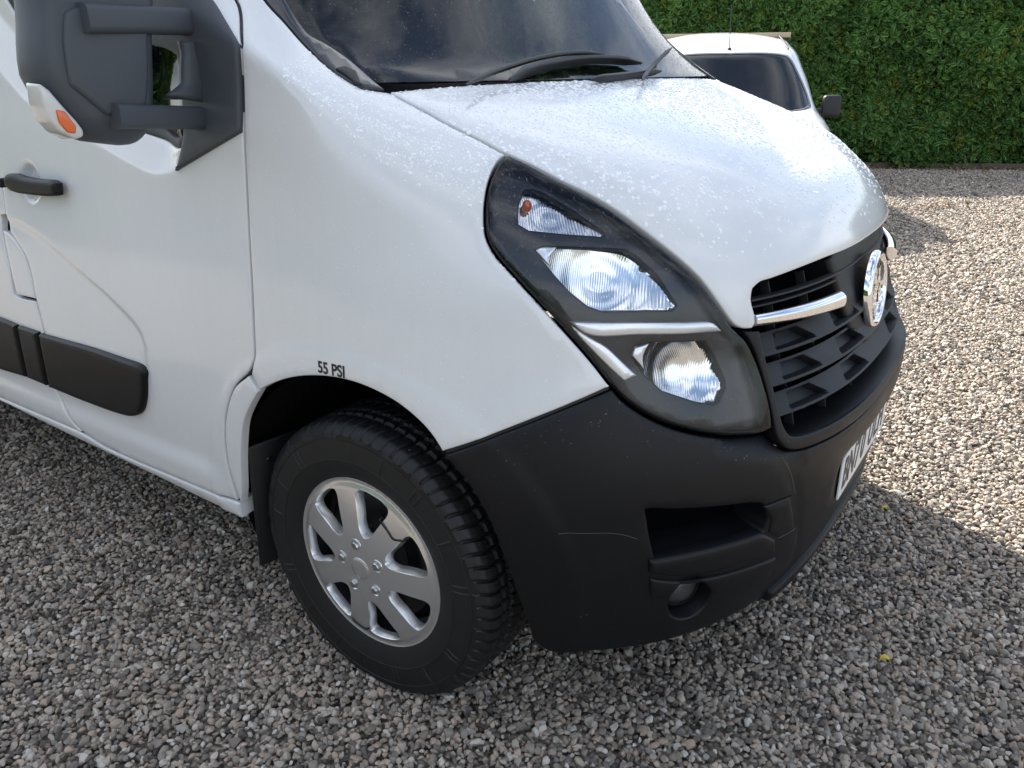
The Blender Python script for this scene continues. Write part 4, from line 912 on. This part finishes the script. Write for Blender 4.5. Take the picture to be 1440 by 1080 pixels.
ih = yz_prism('side_indicator', ind, XM-.045, XM+.004, 'clear_lens', mirr, bevel=.006, taper=[1, .94])
ind2 = [mp2(84, 152), mp2(96, 154), mp2(112, 175), mp2(112, 186), mp2(100, 184), mp2(88, 170)]; yz_prism('indicator_lamp', [(y-.010, z-.002) for y, z in ind2], XM-.03, XM+.008, 'amber', mirr, bevel=.003)
yz_prism('mirror_glass', [(y*.86-.165, z*.86+.205) for y, z in headp], XM-.089, XM-.080, 'chrome', mirr, bevel=.001)

# tyre pressure marking on the wing
t5 = text_mesh('tyre_pressure_marking', '55 PSI', .034, 'ink_black', van, bold=.0009, thick=.0002, xs_=.86)
pc = VAN.hit(468, 519.5); t_ = VAN.hit(489, 529)-VAN.hit(448, 520); t_ /= np.linalg.norm(t_)
for v in t5.data.vertices:
    q = side(pc[0]+v.co.x*t_[0]-v.co.y*t_[2]*.0, pc[2]+v.co.x*t_[2]+v.co.y); n_ = VAN.Nrm(q[None])[0]; d = van_disp(q[None])[0]; v.co = Vector(q+n_*(d+.0008+v.co.z*.3))

# ------------------------------------------------------------------ scattering helper (points mesh + geometry nodes instancing)
def scatter(name, pts, rots, scls, variants, parent=None):
    me = bpy.data.meshes.new(name); me.vertices.add(len(pts)); me.vertices.foreach_set('co', np.asarray(pts, np.float32).ravel())
    a = me.attributes.new('rot', 'FLOAT_VECTOR', 'POINT'); a.data.foreach_set('vector', np.asarray(rots, np.float32).ravel())
    a = me.attributes.new('scl', 'FLOAT', 'POINT'); a.data.foreach_set('value', np.asarray(scls, np.float32).ravel())
    o = link(bpy.data.objects.new(name, me), parent)
    c = bpy.data.collections.new(name+' variants')
    for v in variants: c.objects.link(v)
    ng = bpy.data.node_groups.new(name+' scatter', 'GeometryNodeTree'); ng.interface.new_socket('Geometry', in_out='INPUT', socket_type='NodeSocketGeometry'); ng.interface.new_socket('Geometry', in_out='OUTPUT', socket_type='NodeSocketGeometry')
    gi = ng.nodes.new('NodeGroupInput'); go = ng.nodes.new('NodeGroupOutput'); ip = ng.nodes.new('GeometryNodeInstanceOnPoints'); ci = ng.nodes.new('GeometryNodeCollectionInfo')
    ci.inputs['Collection'].default_value = c; ci.inputs['Separate Children'].default_value = True; ci.inputs['Reset Children'].default_value = True
    ip.inputs['Pick Instance'].default_value = True
    ar = ng.nodes.new('GeometryNodeInputNamedAttribute'); ar.data_type = 'FLOAT_VECTOR'; ar.inputs['Name'].default_value = 'rot'
    as_ = ng.nodes.new('GeometryNodeInputNamedAttribute'); as_.data_type = 'FLOAT'; as_.inputs['Name'].default_value = 'scl'
    rv = ng.nodes.new('FunctionNodeRandomValue'); rv.data_type = 'INT'; rv.inputs['Min'].default_value = 0; rv.inputs['Max'].default_value = len(variants)-1
    for s_ in rv.inputs:
        if s_.type == 'INT' and s_.name == 'Max': s_.default_value = len(variants)-1
        if s_.type == 'INT' and s_.name == 'Min': s_.default_value = 0
    L = ng.links.new; L(gi.outputs[0], ip.inputs['Points']); L(ci.outputs[0], ip.inputs['Instance']); L(ar.outputs['Attribute'], ip.inputs['Rotation']); L(as_.outputs['Attribute'], ip.inputs['Scale'])
    ro = [s_ for s_ in rv.outputs if s_.type == 'INT'][0]; L(ro, ip.inputs['Instance Index']); L(ip.outputs[0], go.inputs[0])
    md = o.modifiers.new('scatter', 'NODES'); md.node_group = ng
    return o
def loose(name, bm, mat, smooth=True, auto=None):
    me = bpy.data.meshes.new(name); bm.to_mesh(me); bm.free(); me.materials.append(MAT[mat]); me.polygons.foreach_set('use_smooth', [smooth]*len(me.polygons))
    if auto: me.set_sharp_from_angle(angle=auto)
    return bpy.data.objects.new(name, me)

# gravel
stones = []
for k in range(16):
    bm = bmesh.new(); bmesh.ops.create_icosphere(bm, subdivisions=2, radius=.5); r_ = np.random.RandomState(100+k)
    pl_ = r_.normal(size=(9, 3)); pl_ /= np.linalg.norm(pl_, axis=1, keepdims=True); dd = r_.uniform(.24, .43, 9); sc3 = np.array([1., r_.uniform(.62, .9), r_.uniform(.42, .68)])
    for v in bm.verts:
        p = np.array(v.co)
        for _ in range(2):
            for q, d in zip(pl_, dd):
                e = p@q-d
                if e > 0: p = p-q*e*.85
        p = p*(1+.04*math.sin(7*p[0]+k)+.03*math.sin(9*p[1]+2*k)); v.co = Vector(p*sc3*1.25)
    stones.append(loose('gravel_stone', bm, 'gravel_stone', True, R(24)))
def gpoints(x0, x1, y0, y1, sp, keep):
    xs = np.arange(x0, x1, sp); ys = np.arange(y0, y1, sp); X, Y = np.meshgrid(xs, ys); P = np.stack([X.ravel(), Y.ravel()], 1)+RNG.uniform(-.5, .5, (X.size, 2))*sp
    return P[keep(P)]
def view_keep(mn, mxd, marg):
    def f(P):
        d = np.concatenate([P, np.zeros((len(P), 1))], 1)-CAMP; z = d@_F; u = (d@CR)/np.maximum(z, .05)*FPX; v = -(d@CU)/np.maximum(z, .05)*FPX
        m_px = marg*FPX/np.maximum(z, .3); k = (z > .1) & (u > -720-m_px) & (u < 720+m_px) & (v < 540+m_px)
        r = np.hypot(P[:, 0]-CAMP[0], P[:, 1]-CAMP[1]); k &= (r >= mn) & (r < mxd)
        k &= ~((P[:, 0] < .25) & (P[:, 0] > -4.7) & (P[:, 1] > -.5) & (P[:, 1] < .8))
        hid = (P[:, 1] > .9) & (P[:, 0] < .4) & (P[:, 0] < CAMP[0]-(P[:, 1]+2.03)*.62)      # wholly behind the big van
        return k & ~hid
    return f
G = [(gpoints(-3.5, 3.4, -3.6, 3.2, .0118, view_keep(0, 3.2, .9)), 1.0), (gpoints(-6, 5, -3.6, 6, .0150, view_keep(3.2, 5.5, 1.4)), 1.12), (gpoints(-8, 6, -2, 14, .021, view_keep(5.5, 14.4, 2.2)), 1.5)]
GP = []; GS = []
for P, s_ in G:
    GP.append(np.concatenate([P, (RNG.uniform(-.009, .005, len(P))*s_)[:, None]], 1)); GS.append(np.clip(RNG.lognormal(math.log(.0152), .26, len(P)), .007, .030)*s_)
GP = np.concatenate(GP); GS = np.concatenate(GS)
hn = np.array([.403, -.915]); hl0 = np.array([-1.32, 11.17]); he = np.array([.915, .403])
kk = ((GP[:, :2]-hl0)@hn > .12); GP = GP[kk]; GS = GS[kk]
GRt = np.stack([RNG.normal(0, .55, len(GP)), RNG.normal(0, .55, len(GP)), RNG.uniform(0, 6.28, len(GP))], 1)
# gentle unevenness of the raked surface
GP[:, 2] += .004*np.sin(GP[:, 0]*5.1+1)*np.sin(GP[:, 1]*4.3)+.003*np.sin(GP[:, 0]*13+GP[:, 1]*9)
gv = scatter('gravel', GP, GRt, GS, stones); tag(gv, kind='stuff', label='loose grey and pink gravel covering the whole yard', cat='gravel')
print('stones', len(GP))

# ------------------------------------------------------------------ hedge
def leafmesh(bm, M4, L=.095, W_=.038):
    pr = [(0, 0), (.25, .75), (.55, 1.), (.82, .62), (1., 0)]; c = []; l = []; r = []
    for t, w_ in pr:
        z = -.012*(t*2-1)**2; c.append(bm.verts.new(M4@Vector((t*L, 0, z))))
        if w_: l.append(bm.verts.new(M4@Vector((t*L, w_*W_/2, z+.005)))); r.append(bm.verts.new(M4@Vector((t*L, -w_*W_/2, z+.005))))
    for s_ in (l, r):
        bm.faces.new((c[0], c[1], s_[0])); bm.faces.new((c[1], c[2], s_[1], s_[0])); bm.faces.new((c[2], c[3], s_[2], s_[1])); bm.faces.new((c[3], c[4], s_[2]))
clus = []
for k in range(10):
    bm = bmesh.new(); r_ = random.Random(50+k); n_ = r_.randint(6, 9)
    for i in range(n_):
        az = i*2.4+r_.uniform(-.4, .4); elv = r_.uniform(-.2, .95); s_ = r_.uniform(.75, 1.15)
        M4 = Matrix.Translation((0, 0, i*.006))@Matrix.Rotation(az, 4, 'Z')@Matrix.Rotation(-elv, 4, 'Y')@Matrix.Rotation(r_.uniform(-.5, .5), 4, 'X')@Matrix.Translation((.008, 0, 0))
        leafmesh(bm, M4, .112*s_, .050*s_)
    clus.append(loose('laurel_sprig', bm, 'young_leaf' if k == 9 else 'laurel_leaf', True))
HH = 2.75
hedge = tag(empty('hedge', (float(hl0[0]), float(hl0[1]), 0)), label='tall clipped laurel hedge along the back of the gravel yard', cat='hedge')
P = []; Rt = []; Sc = []
def face_pts(s0, s1, sp, layers):
    for ly in range(layers):
        for s_ in np.arange(s0, s1, sp):
            for z in np.arange(.10, HH, sp):
                s2 = s_+RNG.uniform(-.5, .5)*sp; z2 = z+RNG.uniform(-.5, .5)*sp
                rel = .10*math.sin(s2*2.3+.7*math.sin(z2*3.1))+.07*math.sin(z2*4.3+s2*1.7)+.05*math.sin(s2*6.1-z2*5)
                d = .02+rel-ly*.085+RNG.uniform(-.04, .05)-.10*max(0, .35-z2)/.35
                q = hl0+he*s2+hn*d; P.append((q[0]-hl0[0], q[1]-hl0[1], z2))
                up = RNG.uniform(.1, 1.15); nrm = Vector((hn[0]+RNG.normal(0, .45), hn[1]+RNG.normal(0, .45), up)); e = nrm.to_track_quat('Z', 'Y').to_euler(); e2 = (Matrix.Rotation(0, 3, 'X')); qn = nrm.to_track_quat('Z', 'Y')@Vector((0, 0, 1)).rotation_difference(Vector((0, 0, 1)))
                eu = (nrm.to_track_quat('Z', 'Y').to_matrix()@Matrix.Rotation(RNG.uniform(0, 6.28), 3, 'Z')).to_euler(); Rt.append(tuple(eu)); Sc.append(RNG.uniform(.8, 1.25))
face_pts(-3.6, 3.6, .082, 3); face_pts(-21, -3.6, .16, 2); face_pts(3.6, 8, .15, 2)
for s_ in np.arange(-21, 8, .17):
    for d in np.arange(-1.3, .05, .17): q = he*(s_+RNG.uniform(-.08, .08))+hn*d; P.append((q[0], q[1], HH+RNG.uniform(-.05, .08))); Rt.append((RNG.normal(0, .3), RNG.normal(0, .3), RNG.uniform(0, 6))); Sc.append(1.2)
fo = scatter('foliage', P, Rt, Sc, clus, hedge); fo['kind'] = 'stuff'
print('sprigs', len(P))
bm = bmesh.new(); 
def seg_box(bm, s0, s1, d0, d1, z0, z1, org=np.zeros(2)):
    vs = [bm.verts.new((*(org+he*s_+hn*d), z)) for z in (z0, z1) for s_, d in ((s0, d0), (s1, d0), (s1, d1), (s0, d1))]
    for f in ((0, 1, 2, 3), (4, 5, 6, 7), (0, 1, 5, 4), (1, 2, 6, 5), (2, 3, 7, 6), (3, 0, 4, 7)): bm.faces.new([vs[i] for i in f])
    bmesh.ops.recalc_face_normals(bm, faces=bm.faces)
seg_box(bm, -21, 8, -1.2, -.26, .12, HH-.08); frombm('shade_core', bm, 'hedge_core', hedge, smooth=False)  # dark box standing for the shaded inside, no branches modelled
for k in range(46):
    s_ = -15+k*.5+random.uniform(-.1, .1); q = he*s_+hn*(-.35)
    if -4 < s_ < 4: sweep('trunk', [(q[0], q[1], -.01), (q[0]+.02, q[1], .2), (q[0]+random.uniform(-.05, .05), q[1], .5)], circ(.022, 6), (1, 0, 0), 'soil', hedge)
bm = bmesh.new(); seg_box(bm, -21, 8, -1.4, .02, -.01, .012, hl0); so_ = frombm('soil', bm, 'soil', smooth=False); tag(so_, kind='structure')
for i, (a, b) in enumerate(((-6.2, -2.6), (-2.59, 1.0), (1.01, 4.6), (4.61, 8))):
    bm = bmesh.new(); seg_box(bm, a, b, .055, .085, -.02, .085, hl0)
    eb = frombm('edging_board', bm, 'wood_board', smooth=False, bevel=.004); tag(eb, label=['weathered timber edging board at the hedge foot, hidden behind the big van', 'weathered timber edging board at the hedge foot beside the small white van', 'weathered timber edging board at the hedge foot, right of the big van', 'weathered timber edging board at the hedge foot, past the right edge of view'][i], cat='board', group='timber boards edging the gravel')
# leaf litter along the board
lv = []
for k in range(3):
    bm = bmesh.new(); leafmesh(bm, Matrix.Rotation(.1*k, 4, 'X'), .08, .042); lv.append(loose('fallen_leaf', bm, 'brown_leaf'))
n_ = 420; s_ = RNG.uniform(-5, 5, n_); d = .10+np.abs(RNG.normal(0, .11, n_)); q = hl0+np.outer(s_, he)+np.outer(d, hn)
q2 = np.array([un(1318+RNG.normal(0, 14), 291+RNG.normal(0, 2.), 2, .01)[:2] for _ in range(14)]); q = np.concatenate([q, q2]); n_ = len(q)
lit = scatter('leaf_litter', np.concatenate([q, RNG.uniform(.012, .03, (n_, 1))], 1), np.stack([RNG.normal(0, .3, n_), RNG.normal(0, .3, n_), RNG.uniform(0, 6.3, n_)], 1), RNG.uniform(.6, 1.2, n_), lv); tag(lit, kind='stuff', label='dry brown leaves blown along the foot of the hedge', cat='leaf litter')
for u, v, lab, mt in ((1253, 715, 'small bright yellow leaf on shaded gravel just in front of the number plate', 'yellow_leaf'), (1255, 928, 'small yellow leaf on shaded gravel in the lower right foreground', 'yellow_leaf'), (1236, 608, 'small tan leaf on sunlit gravel beside the number plate', 'brown_leaf'), (968, 878, 'tiny brown leaf on gravel under the bumper by the fog lamp', 'brown_leaf')):
    p = un(u, v, 2, .03); bm = bmesh.new(); leafmesh(bm, Matrix.Rotation(.15, 4, 'X'), .030, .030); o = frombm('fallen_leaf', bm, mt); o.location = p; o.rotation_euler = (.15, -.1, random.uniform(0, 6)); tag(o, label=lab, cat='leaf', group='fallen leaves on the gravel')

# ------------------------------------------------------------------ the small van by the hedge
SV = Shell([.15, .4, .62, .82, .95, 1.03, 1.1, 1.3, 1.5, 1.58, 1.66, 1.72, 1.77],
           [[-.08, .0, -.01, -.06, -.28, -.66, -.82, -1.12, -1.40, -1.53, -1.74, -1.98, -2.35],
            [.78, .81, .82, .82, .815, .81, .805, .785, .75, .735, .71, .68, .60],
            [2.4, 2.4, 2.4, 2.4, 2.4, 2.5, 2.6, 2.8, 2.8, 2.6, 2.4, 2.3, 2.2],
            [3.0, 3.0, 3.0, 3.0, 3.2, 3.4, 3.6, 3.8, 3.8, 3.5, 3.2, 3.0, 3.0],
            [-.75, -.65, -.65, -.70, -.9, -1.2, -1.4, -1.7, -2.0, -2.1, -2.3, -2.5, -2.9]], (-2.2, 0, .95))
d_ = ray(1034, 115); dh = np.array([d_[0], d_[1]]); dh /= np.linalg.norm(dh); head = math.atan2(-dh[1], -dh[0])+R(9)
ctr = CAMP[:2]+dh*8.3; off = np.array([math.cos(head), math.sin(head)])*1.05
sv = tag(empty('small_van', (ctr[0]+off[0], ctr[1]+off[1], -.03), head), label='small white van with dark windscreen parked facing the camera before the hedge', cat='van')
def svs(x, z): return side(x, z, SV)
wsc = [SV.atz(y, z) for y, z in ((0, 1.045), (-.4, 1.05), (-.64, 1.065), (-.715, 1.09), (-.715, 1.16), (-.655, 1.38), (-.61, 1.50), (-.57, 1.545), (-.5, 1.56), (0, 1.575))]
outl = [SV.atz(y, .22) for y in (0, -.4, -.7)]+[svs(-.75, .25), svs(-1.5, .28), svs(-2.5, .28), svs(-2.55, .9), svs(-2.55, 1.5), svs(-2.55, 1.70)]+[SV.atz(y, 1.712) for y in (-.5, -.3, 0)]
swin = [svs(*p) for p in ((-1.15, 1.06), (-1.7, 1.05), (-2.3, 1.06), (-2.34, 1.2), (-2.3, 1.46), (-1.9, 1.50), (-1.65, 1.45), (-1.35, 1.2))]
patch('body', SV, sym(outl), 'white_paint', sv, holes=[sym(wsc), swin, mir(swin)], res=.04, step=.03, gap=0, bev=.004, flange=.03)
patch('windscreen', SV, sym(wsc), 'screen_glass', sv, depth=.006, gap=-.004, flange=0, bev=.0005, res=.05, step=.03)
fr_ = [np.array(p) for p in sym(wsc)]; cw = np.mean(fr_, 0); inn = [SV.pt(SV.dom(p+(cw-p)*.055))[0] for p in fr_]
patch('windscreen_surround', SV, fr_, 'gloss_black', sv, holes=[inn], depth=.003, gap=0, flange=0, bev=.001, res=.05, step=.03)
patch('side_window', SV, swin, 'window_glass', sv, depth=.01, gap=-.004, flange=0, bev=.0005, res=.08, step=.04, mirror=True)
V = []; Fq = []; szs = [.28, .4, .62, .95, 1.1, 1.3, 1.5, 1.66, 1.71]; prf = [(-float(SV.tab(1, z)), z) for z in szs]+[(-.60, 1.75), (-.45, 1.785), (0, 1.80)]; prf = prf+[(-y, z) for y, z in prf[::-1][1:]]
for x, k_ in ((-2.54, 1), (-3.4, 1), (-4.25, 1), (-4.35, .96)):
    for y, z in prf: V.append((x, y*k_, z))
n_ = len(prf)
for i in range(3):
    for j in range(n_-1): Fq.append((i*n_+j, i*n_+j+1, (i+1)*n_+j+1, (i+1)*n_+j))
Fq.append(tuple(3*n_+j for j in range(n_))); o = mk('load_body', V, Fq, 'white_paint', sv); bm = bmesh.new(); bm.from_mesh(o.data); bmesh.ops.recalc_face_normals(bm, faces=bm.faces); bm.to_mesh(o.data); bm.free(); o.data.set_sharp_from_angle(angle=R(40))
zr = 1.711; wr = float(SV.tab(1, zr)); cont = [np.array([-2.54, -wr, zr])]+[SV.atz(y, zr) for y in np.linspace(-wr+.02, wr-.02, 21)]+[np.array([-2.54, wr, zr])]; cc = np.array([-2.54, 0, zr]); V = []; Fq = []; T_ = [0, .3, .6, .8, .92, 1]
for t in T_[::-1]:
    for c in cont: V.append(tuple(cc+(c-cc)*t+np.array([0, 0, .09*(1-t**2.2)])))
n_ = len(cont); Fq = [(i*n_+j, i*n_+j+1, (i+1)*n_+j+1, (i+1)*n_+j) for i in range(5) for j in range(n_-1)]
rf = mk('roof', V, Fq, 'white_paint', sv)
sweep('roof_gutter', [SV.atz(-.60, 1.6)+np.array([0, 0, .01]), SV.atz(-.6, 1.68)+np.array([0, 0, .012]), np.array([-2.4, -.62, 1.775]), np.array([-4.2, -.62, 1.79])], circ(.008, 6), (0, 0, 1), 'rubber_seal', rf)
sweep('roof_gutter', [SV.atz(.60, 1.6)+np.array([0, 0, .01]), SV.atz(.6, 1.68)+np.array([0, 0, .012]), np.array([-2.4, .62, 1.775]), np.array([-4.2, .62, 1.79])], circ(.008, 6), (0, 0, 1), 'rubber_seal', rf)
bp_ = SV.atz(0, 1.60); ball('aerial_base', (bp_[0]-.03, 0, 1.612), .022, 'rubber_seal', sv, 1.3, .8)
sweep('aerial', [(bp_[0]-.03, 0, 1.61), (bp_[0]-.045, 0, 1.70), (bp_[0]-.11, 0, 2.02)], circ(.0042, 6), (1, 0, 0), 'rubber_seal', sv)
h2o = np.array([1.0, -9.5]); h2e = np.array([.97, -.24]); h2n = np.array([.24, .97])
hedge2 = tag(empty('hedge', (1.0, -9.5, 0)), label='clipped laurel hedge on the near side of the yard, behind the camera', cat='hedge')
P2 = []; R2 = []; S2 = []
for s_ in np.arange(-24, 8, .18):
    for z in np.arange(.1, 2.7, .18):
        for ly in range(2):
            q = h2e*(s_+RNG.uniform(-.08, .08))+h2n*(.08*math.sin(s_*2.1+z*2)-ly*.09+RNG.uniform(-.04, .04)); P2.append((q[0], q[1], z+RNG.uniform(-.08, .08)))
            nrm = Vector((h2n[0]+RNG.normal(0, .45), h2n[1]+RNG.normal(0, .45), RNG.uniform(.1, 1.1))); R2.append(tuple((nrm.to_track_quat('Z', 'Y').to_matrix()@Matrix.Rotation(RNG.uniform(0, 6.28), 3, 'Z')).to_euler())); S2.append(RNG.uniform(1.1, 1.7))
scatter('foliage', P2, R2, S2, clus, hedge2)['kind'] = 'stuff'
bm = bmesh.new(); vs = [bm.verts.new((*(h2e*a+h2n*b), z)) for z in (0, 2.62) for a, b in ((-24, -.9), (8, -.9), (8, -.2), (-24, -.2))]
for f in ((0, 1, 2, 3), (4, 5, 6, 7), (0, 1, 5, 4), (1, 2, 6, 5), (2, 3, 7, 6), (3, 0, 4, 7)): bm.faces.new([vs[i] for i in f])
bmesh.ops.recalc_face_normals(bm, faces=bm.faces); frombm('shade_core', bm, 'hedge_core', hedge2, smooth=False)  # dark filler box for the shade behind the leaves
simple('pale_wood', (.45, .36, .24), .7)
for x in (-2.35, -3.6):
    rb = sweep('roof_bar', [(x, -.74, 1.762), (x, 0, 1.762), (x, .74, 1.762)], rrect(.06, .05, .006), (0, 0, 1), 'pale_wood', sv)
    for s_ in (-1, 1): sweep('bar_foot', [(x, s_*.66, 1.70), (x, s_*.66, 1.75)], rrect(.08, .05, .01), (1, 0, 0), 'rubber_seal', rb)
for s_ in (-1, 1):
    bm = bmesh.new(); bmesh.ops.create_cube(bm, size=1); bmesh.ops.scale(bm, vec=(.10, .17, .20), verts=bm.verts); mo = frombm('door_mirror', bm, 'grey_plastic', sv, bevel=.035, seg=4); mo.location = (-1.12, s_*.93, 1.085)
    sweep('mirror_arm', [(-1.15, s_*.78, 1.04), (-1.13, s_*.88, 1.05)], rrect(.05, .04, .01), (0, 0, 1), 'grey_plastic', mo).matrix_parent_inverse = mo.matrix_basis.inverted() if False else Matrix.Translation((1.12, -s_*.93, -1.085))
    hp = [SV.atz(s_*y, z) for y, z in ((.46, .70), (.66, .74), (.76, .84), (.73, .89), (.60, .86), (.48, .80))]; patch('headlight', SV, hp, 'reflector', sv, depth=-.004, gap=0, flange=.01, res=.05)
    a = SV.atz(s_*.35, 1.058); b = SV.atz(s_*-.2, 1.13); c_ = SV.atz(s_*.0, 1.075); sweep('wiper', [SV.atz(.1+s_*.32, 1.06)+[.02, 0, .01], SV.atz(.1+s_*.32-.3, 1.09)+[.02, 0, .01], SV.atz(.1+s_*.32-.55, 1.085)+[.02, 0, .01]], rrect(.012, .016, .003), (0, 0, 1), 'rubber_seal', sv)
patch('grille', SV, [SV.atz(y, z) for y, z in ((-.42, .60), (.42, .60), (.46, .72), (-.46, .72))], 'black_plastic', sv, depth=-.004, gap=0, flange=.01, res=.05)
patch('bumper', SV, [SV.atz(y, z) for y, z in ((-.77, .24), (0, .22), (.77, .24), (.77, .52), (0, .56), (-.77, .52))], 'black_plastic', sv, depth=-.012, gap=0, flange=.01, res=.05)
bm = bmesh.new(); bmesh.ops.create_cube(bm, size=1); bmesh.ops.scale(bm, vec=(.01, .52, .11), verts=bm.verts); frombm('number_plate', bm, 'plate_white', sv, smooth=False).location = (.03, 0, .42)
prism('dashboard', [(-.95, 1.02), (-1.35, 1.04), (-1.5, .9), (-1.0, .8)], -.74, .74, 'seat_fabric', sv)
for y in (-.4, .4): s = prism('seat', [(-1.75, .62), (-1.75, .55), (-2.2, .5), (-2.2, .6)], y-.22, y+.22, 'seat_fabric', sv); prism('backrest', [(-2.1, .6), (-2.25, 1.2), (-2.36, 1.2), (-2.25, .6)], y-.22, y+.22, 'seat_fabric', s); prism('headrest', [(-2.25, 1.23), (-2.27, 1.4), (-2.35, 1.4), (-2.34, 1.23)], y-.11, y+.11, 'seat_fabric', s)
mk('bulkhead', [(-2.5, -.8, .4), (-2.5, .8, .4), (-2.5, .62, 1.74), (-2.5, -.62, 1.74)], [(0, 1, 2, 3)], 'seat_fabric', sv, smooth=False)
for x, y in ((-.85, -.72), (-.85, .72), (-3.55, -.72), (-3.55, .72)):
    s_ = 1 if y > 0 else -1
    wv = lathe('wheel', [(.19, -.10), (.30, -.095), (.315, -.07), (.315, .07), (.30, .095), (.2, .10), (.19, .08), (.05, .09), (0, .09)], 36, 'tyre_rubber', sv); wv.matrix_local = Matrix.Translation((x, y, .315))@Matrix.Rotation(R(-90*s_), 4, 'X')
    hc = lathe('hub_cap', [(.19, .082), (.185, .098), (.1, .105), (0, .108)], 28, 'silver_paint', wv)

# ------------------------------------------------------------------ rain drops
def drops(name, obj, n, r0, r1, accept, parent, flat=.42, seed=3, elong=1.0, mat='rain_bead'):
    rs = np.random.RandomState(seed); me = obj.data; me.calc_loop_triangles(); nt_ = len(me.loop_triangles)
    tv = np.empty(nt_*3, np.int32); me.loop_triangles.foreach_get('vertices', tv); tv = tv.reshape(-1, 3); co = np.empty(len(me.vertices)*3); me.vertices.foreach_get('co', co); co = co.reshape(-1, 3)
    A_, B_, C_ = co[tv[:, 0]], co[tv[:, 1]], co[tv[:, 2]]; cr_ = np.cross(B_-A_, C_-A_); ar = np.linalg.norm(cr_, axis=1)
    cen_ = (A_+B_+C_)/3; nn = cr_/np.maximum(ar[:, None], 1e-12); wgt = ar*accept(cen_, nn); wgt = wgt/wgt.sum()
    ti = rs.choice(nt_, n, p=wgt); u = rs.rand(n); v = rs.rand(n); f = u+v > 1; u[f] = 1-u[f]; v[f] = 1-v[f]
    P = A_[ti]+(B_-A_)[ti]*u[:, None]+(C_-A_)[ti]*v[:, None]; Nn = nn[ti]
    # shape: dome of 3 rings x 8
    seg = 8; rg = [(1, 0), (.72, .68), (0, 1)]; tmpl = []
    for r, h in rg[:-1]:
        for i in range(seg): a = 2*math.pi*i/seg; tmpl.append((r*math.cos(a), r*math.sin(a), h))
    tmpl.append((0, 0, 1)); tmpl = np.array(tmpl); tf = []
    for k in range(1):
        for i in range(seg): j = (i+1) % seg; a, b, c, d = k*seg+i, k*seg+j, (k+1)*seg+j, (k+1)*seg+i; tf += [(a, b, c), (a, c, d)]
    for i in range(seg): tf.append((seg+i, seg+(i+1) % seg, 2*seg))
    tf = np.array(tf)
    down = np.array([0, 0, -1.])-Nn*(-Nn[:, 2:3]); L = np.linalg.norm(down, axis=1, keepdims=True); down = np.where(L > .05, down/np.maximum(L, 1e-6), np.cross(Nn, [0, 1, 0])); sd_ = np.cross(Nn, down)
    ja = rs.normal(0, .8, n)[:, None]; d2 = down*np.cos(ja)+sd_*np.sin(ja); s2 = np.cross(Nn, d2)
    rr = r0*(r1/r0)**(rs.rand(n)**2.2); ex = rs.uniform(1.0, 1.0+.45*elong, n)*1.0
    wob = 1+.07*rs.normal(size=(n, len(tmpl)))*(np.hypot(tmpl[:, 0], tmpl[:, 1]) > .1)
    V = P[:, None]+d2[:, None]*(tmpl[None, :, 0]*wob*(rr*ex)[:, None])[..., None]+s2[:, None]*(tmpl[None, :, 1]*wob*rr[:, None])[..., None]+Nn[:, None]*((tmpl[None, :, 2]*flat-.03)*rr[:, None])[..., None]
    Fq = (tf[None]+(np.arange(n)*len(tmpl))[:, None, None]).reshape(-1, 3); V = V.reshape(-1, 3)
    m_ = bpy.data.meshes.new(name); m_.vertices.add(len(V)); m_.vertices.foreach_set('co', V.ravel()); m_.loops.add(len(Fq)*3); m_.loops.foreach_set('vertex_index', Fq.ravel().astype(np.int32)); m_.polygons.add(len(Fq)); m_.polygons.foreach_set('loop_start', (np.arange(len(Fq))*3).astype(np.int32)); m_.polygons.foreach_set('use_smooth', [True]*len(Fq)); m_.update(calc_edges=True); m_.materials.append(MAT[mat])
    o = link(bpy.data.objects.new(name, m_), parent); o['kind'] = 'stuff'; return o
up = lambda c, n: np.maximum(0, n[:, 2])
drops('rain_drops', bonnet, 27000, .0007, .0047, lambda c, n: sstep(.35, .8, n[:, 2])*(.25+sstep(.9, .3, c[:, 0])), bonnet, seed=3, mat='rain_water_glint')
wing_o = bpy.data.objects['front_wing']
drops('rain_drops', wing_o, 2600, .0006, .0034, lambda c, n: sstep(.25, .6, n[:, 2])*(c[:, 0] > -.1)*(c[:, 2] > .95), wing_o, seed=4, mat='rain_water_glint')
drops('rain_drops', wing_o, 2200, .0004, .0012, lambda c, n: 1+0*n[:, 2], wing_o, seed=5, flat=.3, mat='rain_water_glint')
drops('rain_drops', bpy.data.objects['front_door'], 1800, .0004, .0012, lambda c, n: 1+0*n[:, 2], bpy.data.objects['front_door'], seed=6, flat=.3, mat='rain_water_glint')
drops('rain_drops', bpy.data.objects['tyre'], 5000, .0004, .0011, lambda c, n: (np.hypot(c[:, 0], c[:, 2]) > .335)*(c[:, 0] > -.1)*(c[:, 2] > -.2)*1., wheel0, seed=12)
drops('rain_drops', bumper, 3000, .0004, .0017, lambda c, n: sstep(.1, .5, n[:, 2])+.04, bumper, seed=7)
drops('rain_drops', gs, 900, .0006, .0022, lambda c, n: sstep(.1, .5, n[:, 2])+.08, gs, seed=8)
drops('rain_drops', lens, 2600, .0005, .0016, lambda c, n: sstep(-.1, .5, n[:, 2])+.2, hr, seed=9)
drops('rain_drops', ws, 9000, .0005, .0019, lambda c, n: (c[:, 2] < 1.75)*(.3+sstep(-.2, .8, c[:, 1])), ws, seed=10)
for o in list(gs.children):
    if o.name.startswith('slat'): drops('rain_drops', o, 420, .0006, .0024, lambda c, n: sstep(.3, .7, n[:, 2]), o, seed=11)

tot = 0
for o in COL.objects:
    if o.type == 'MESH': o.data.calc_loop_triangles(); tot += len(o.data.loop_triangles)
print('triangles', tot, 'objects', len(COL.objects))
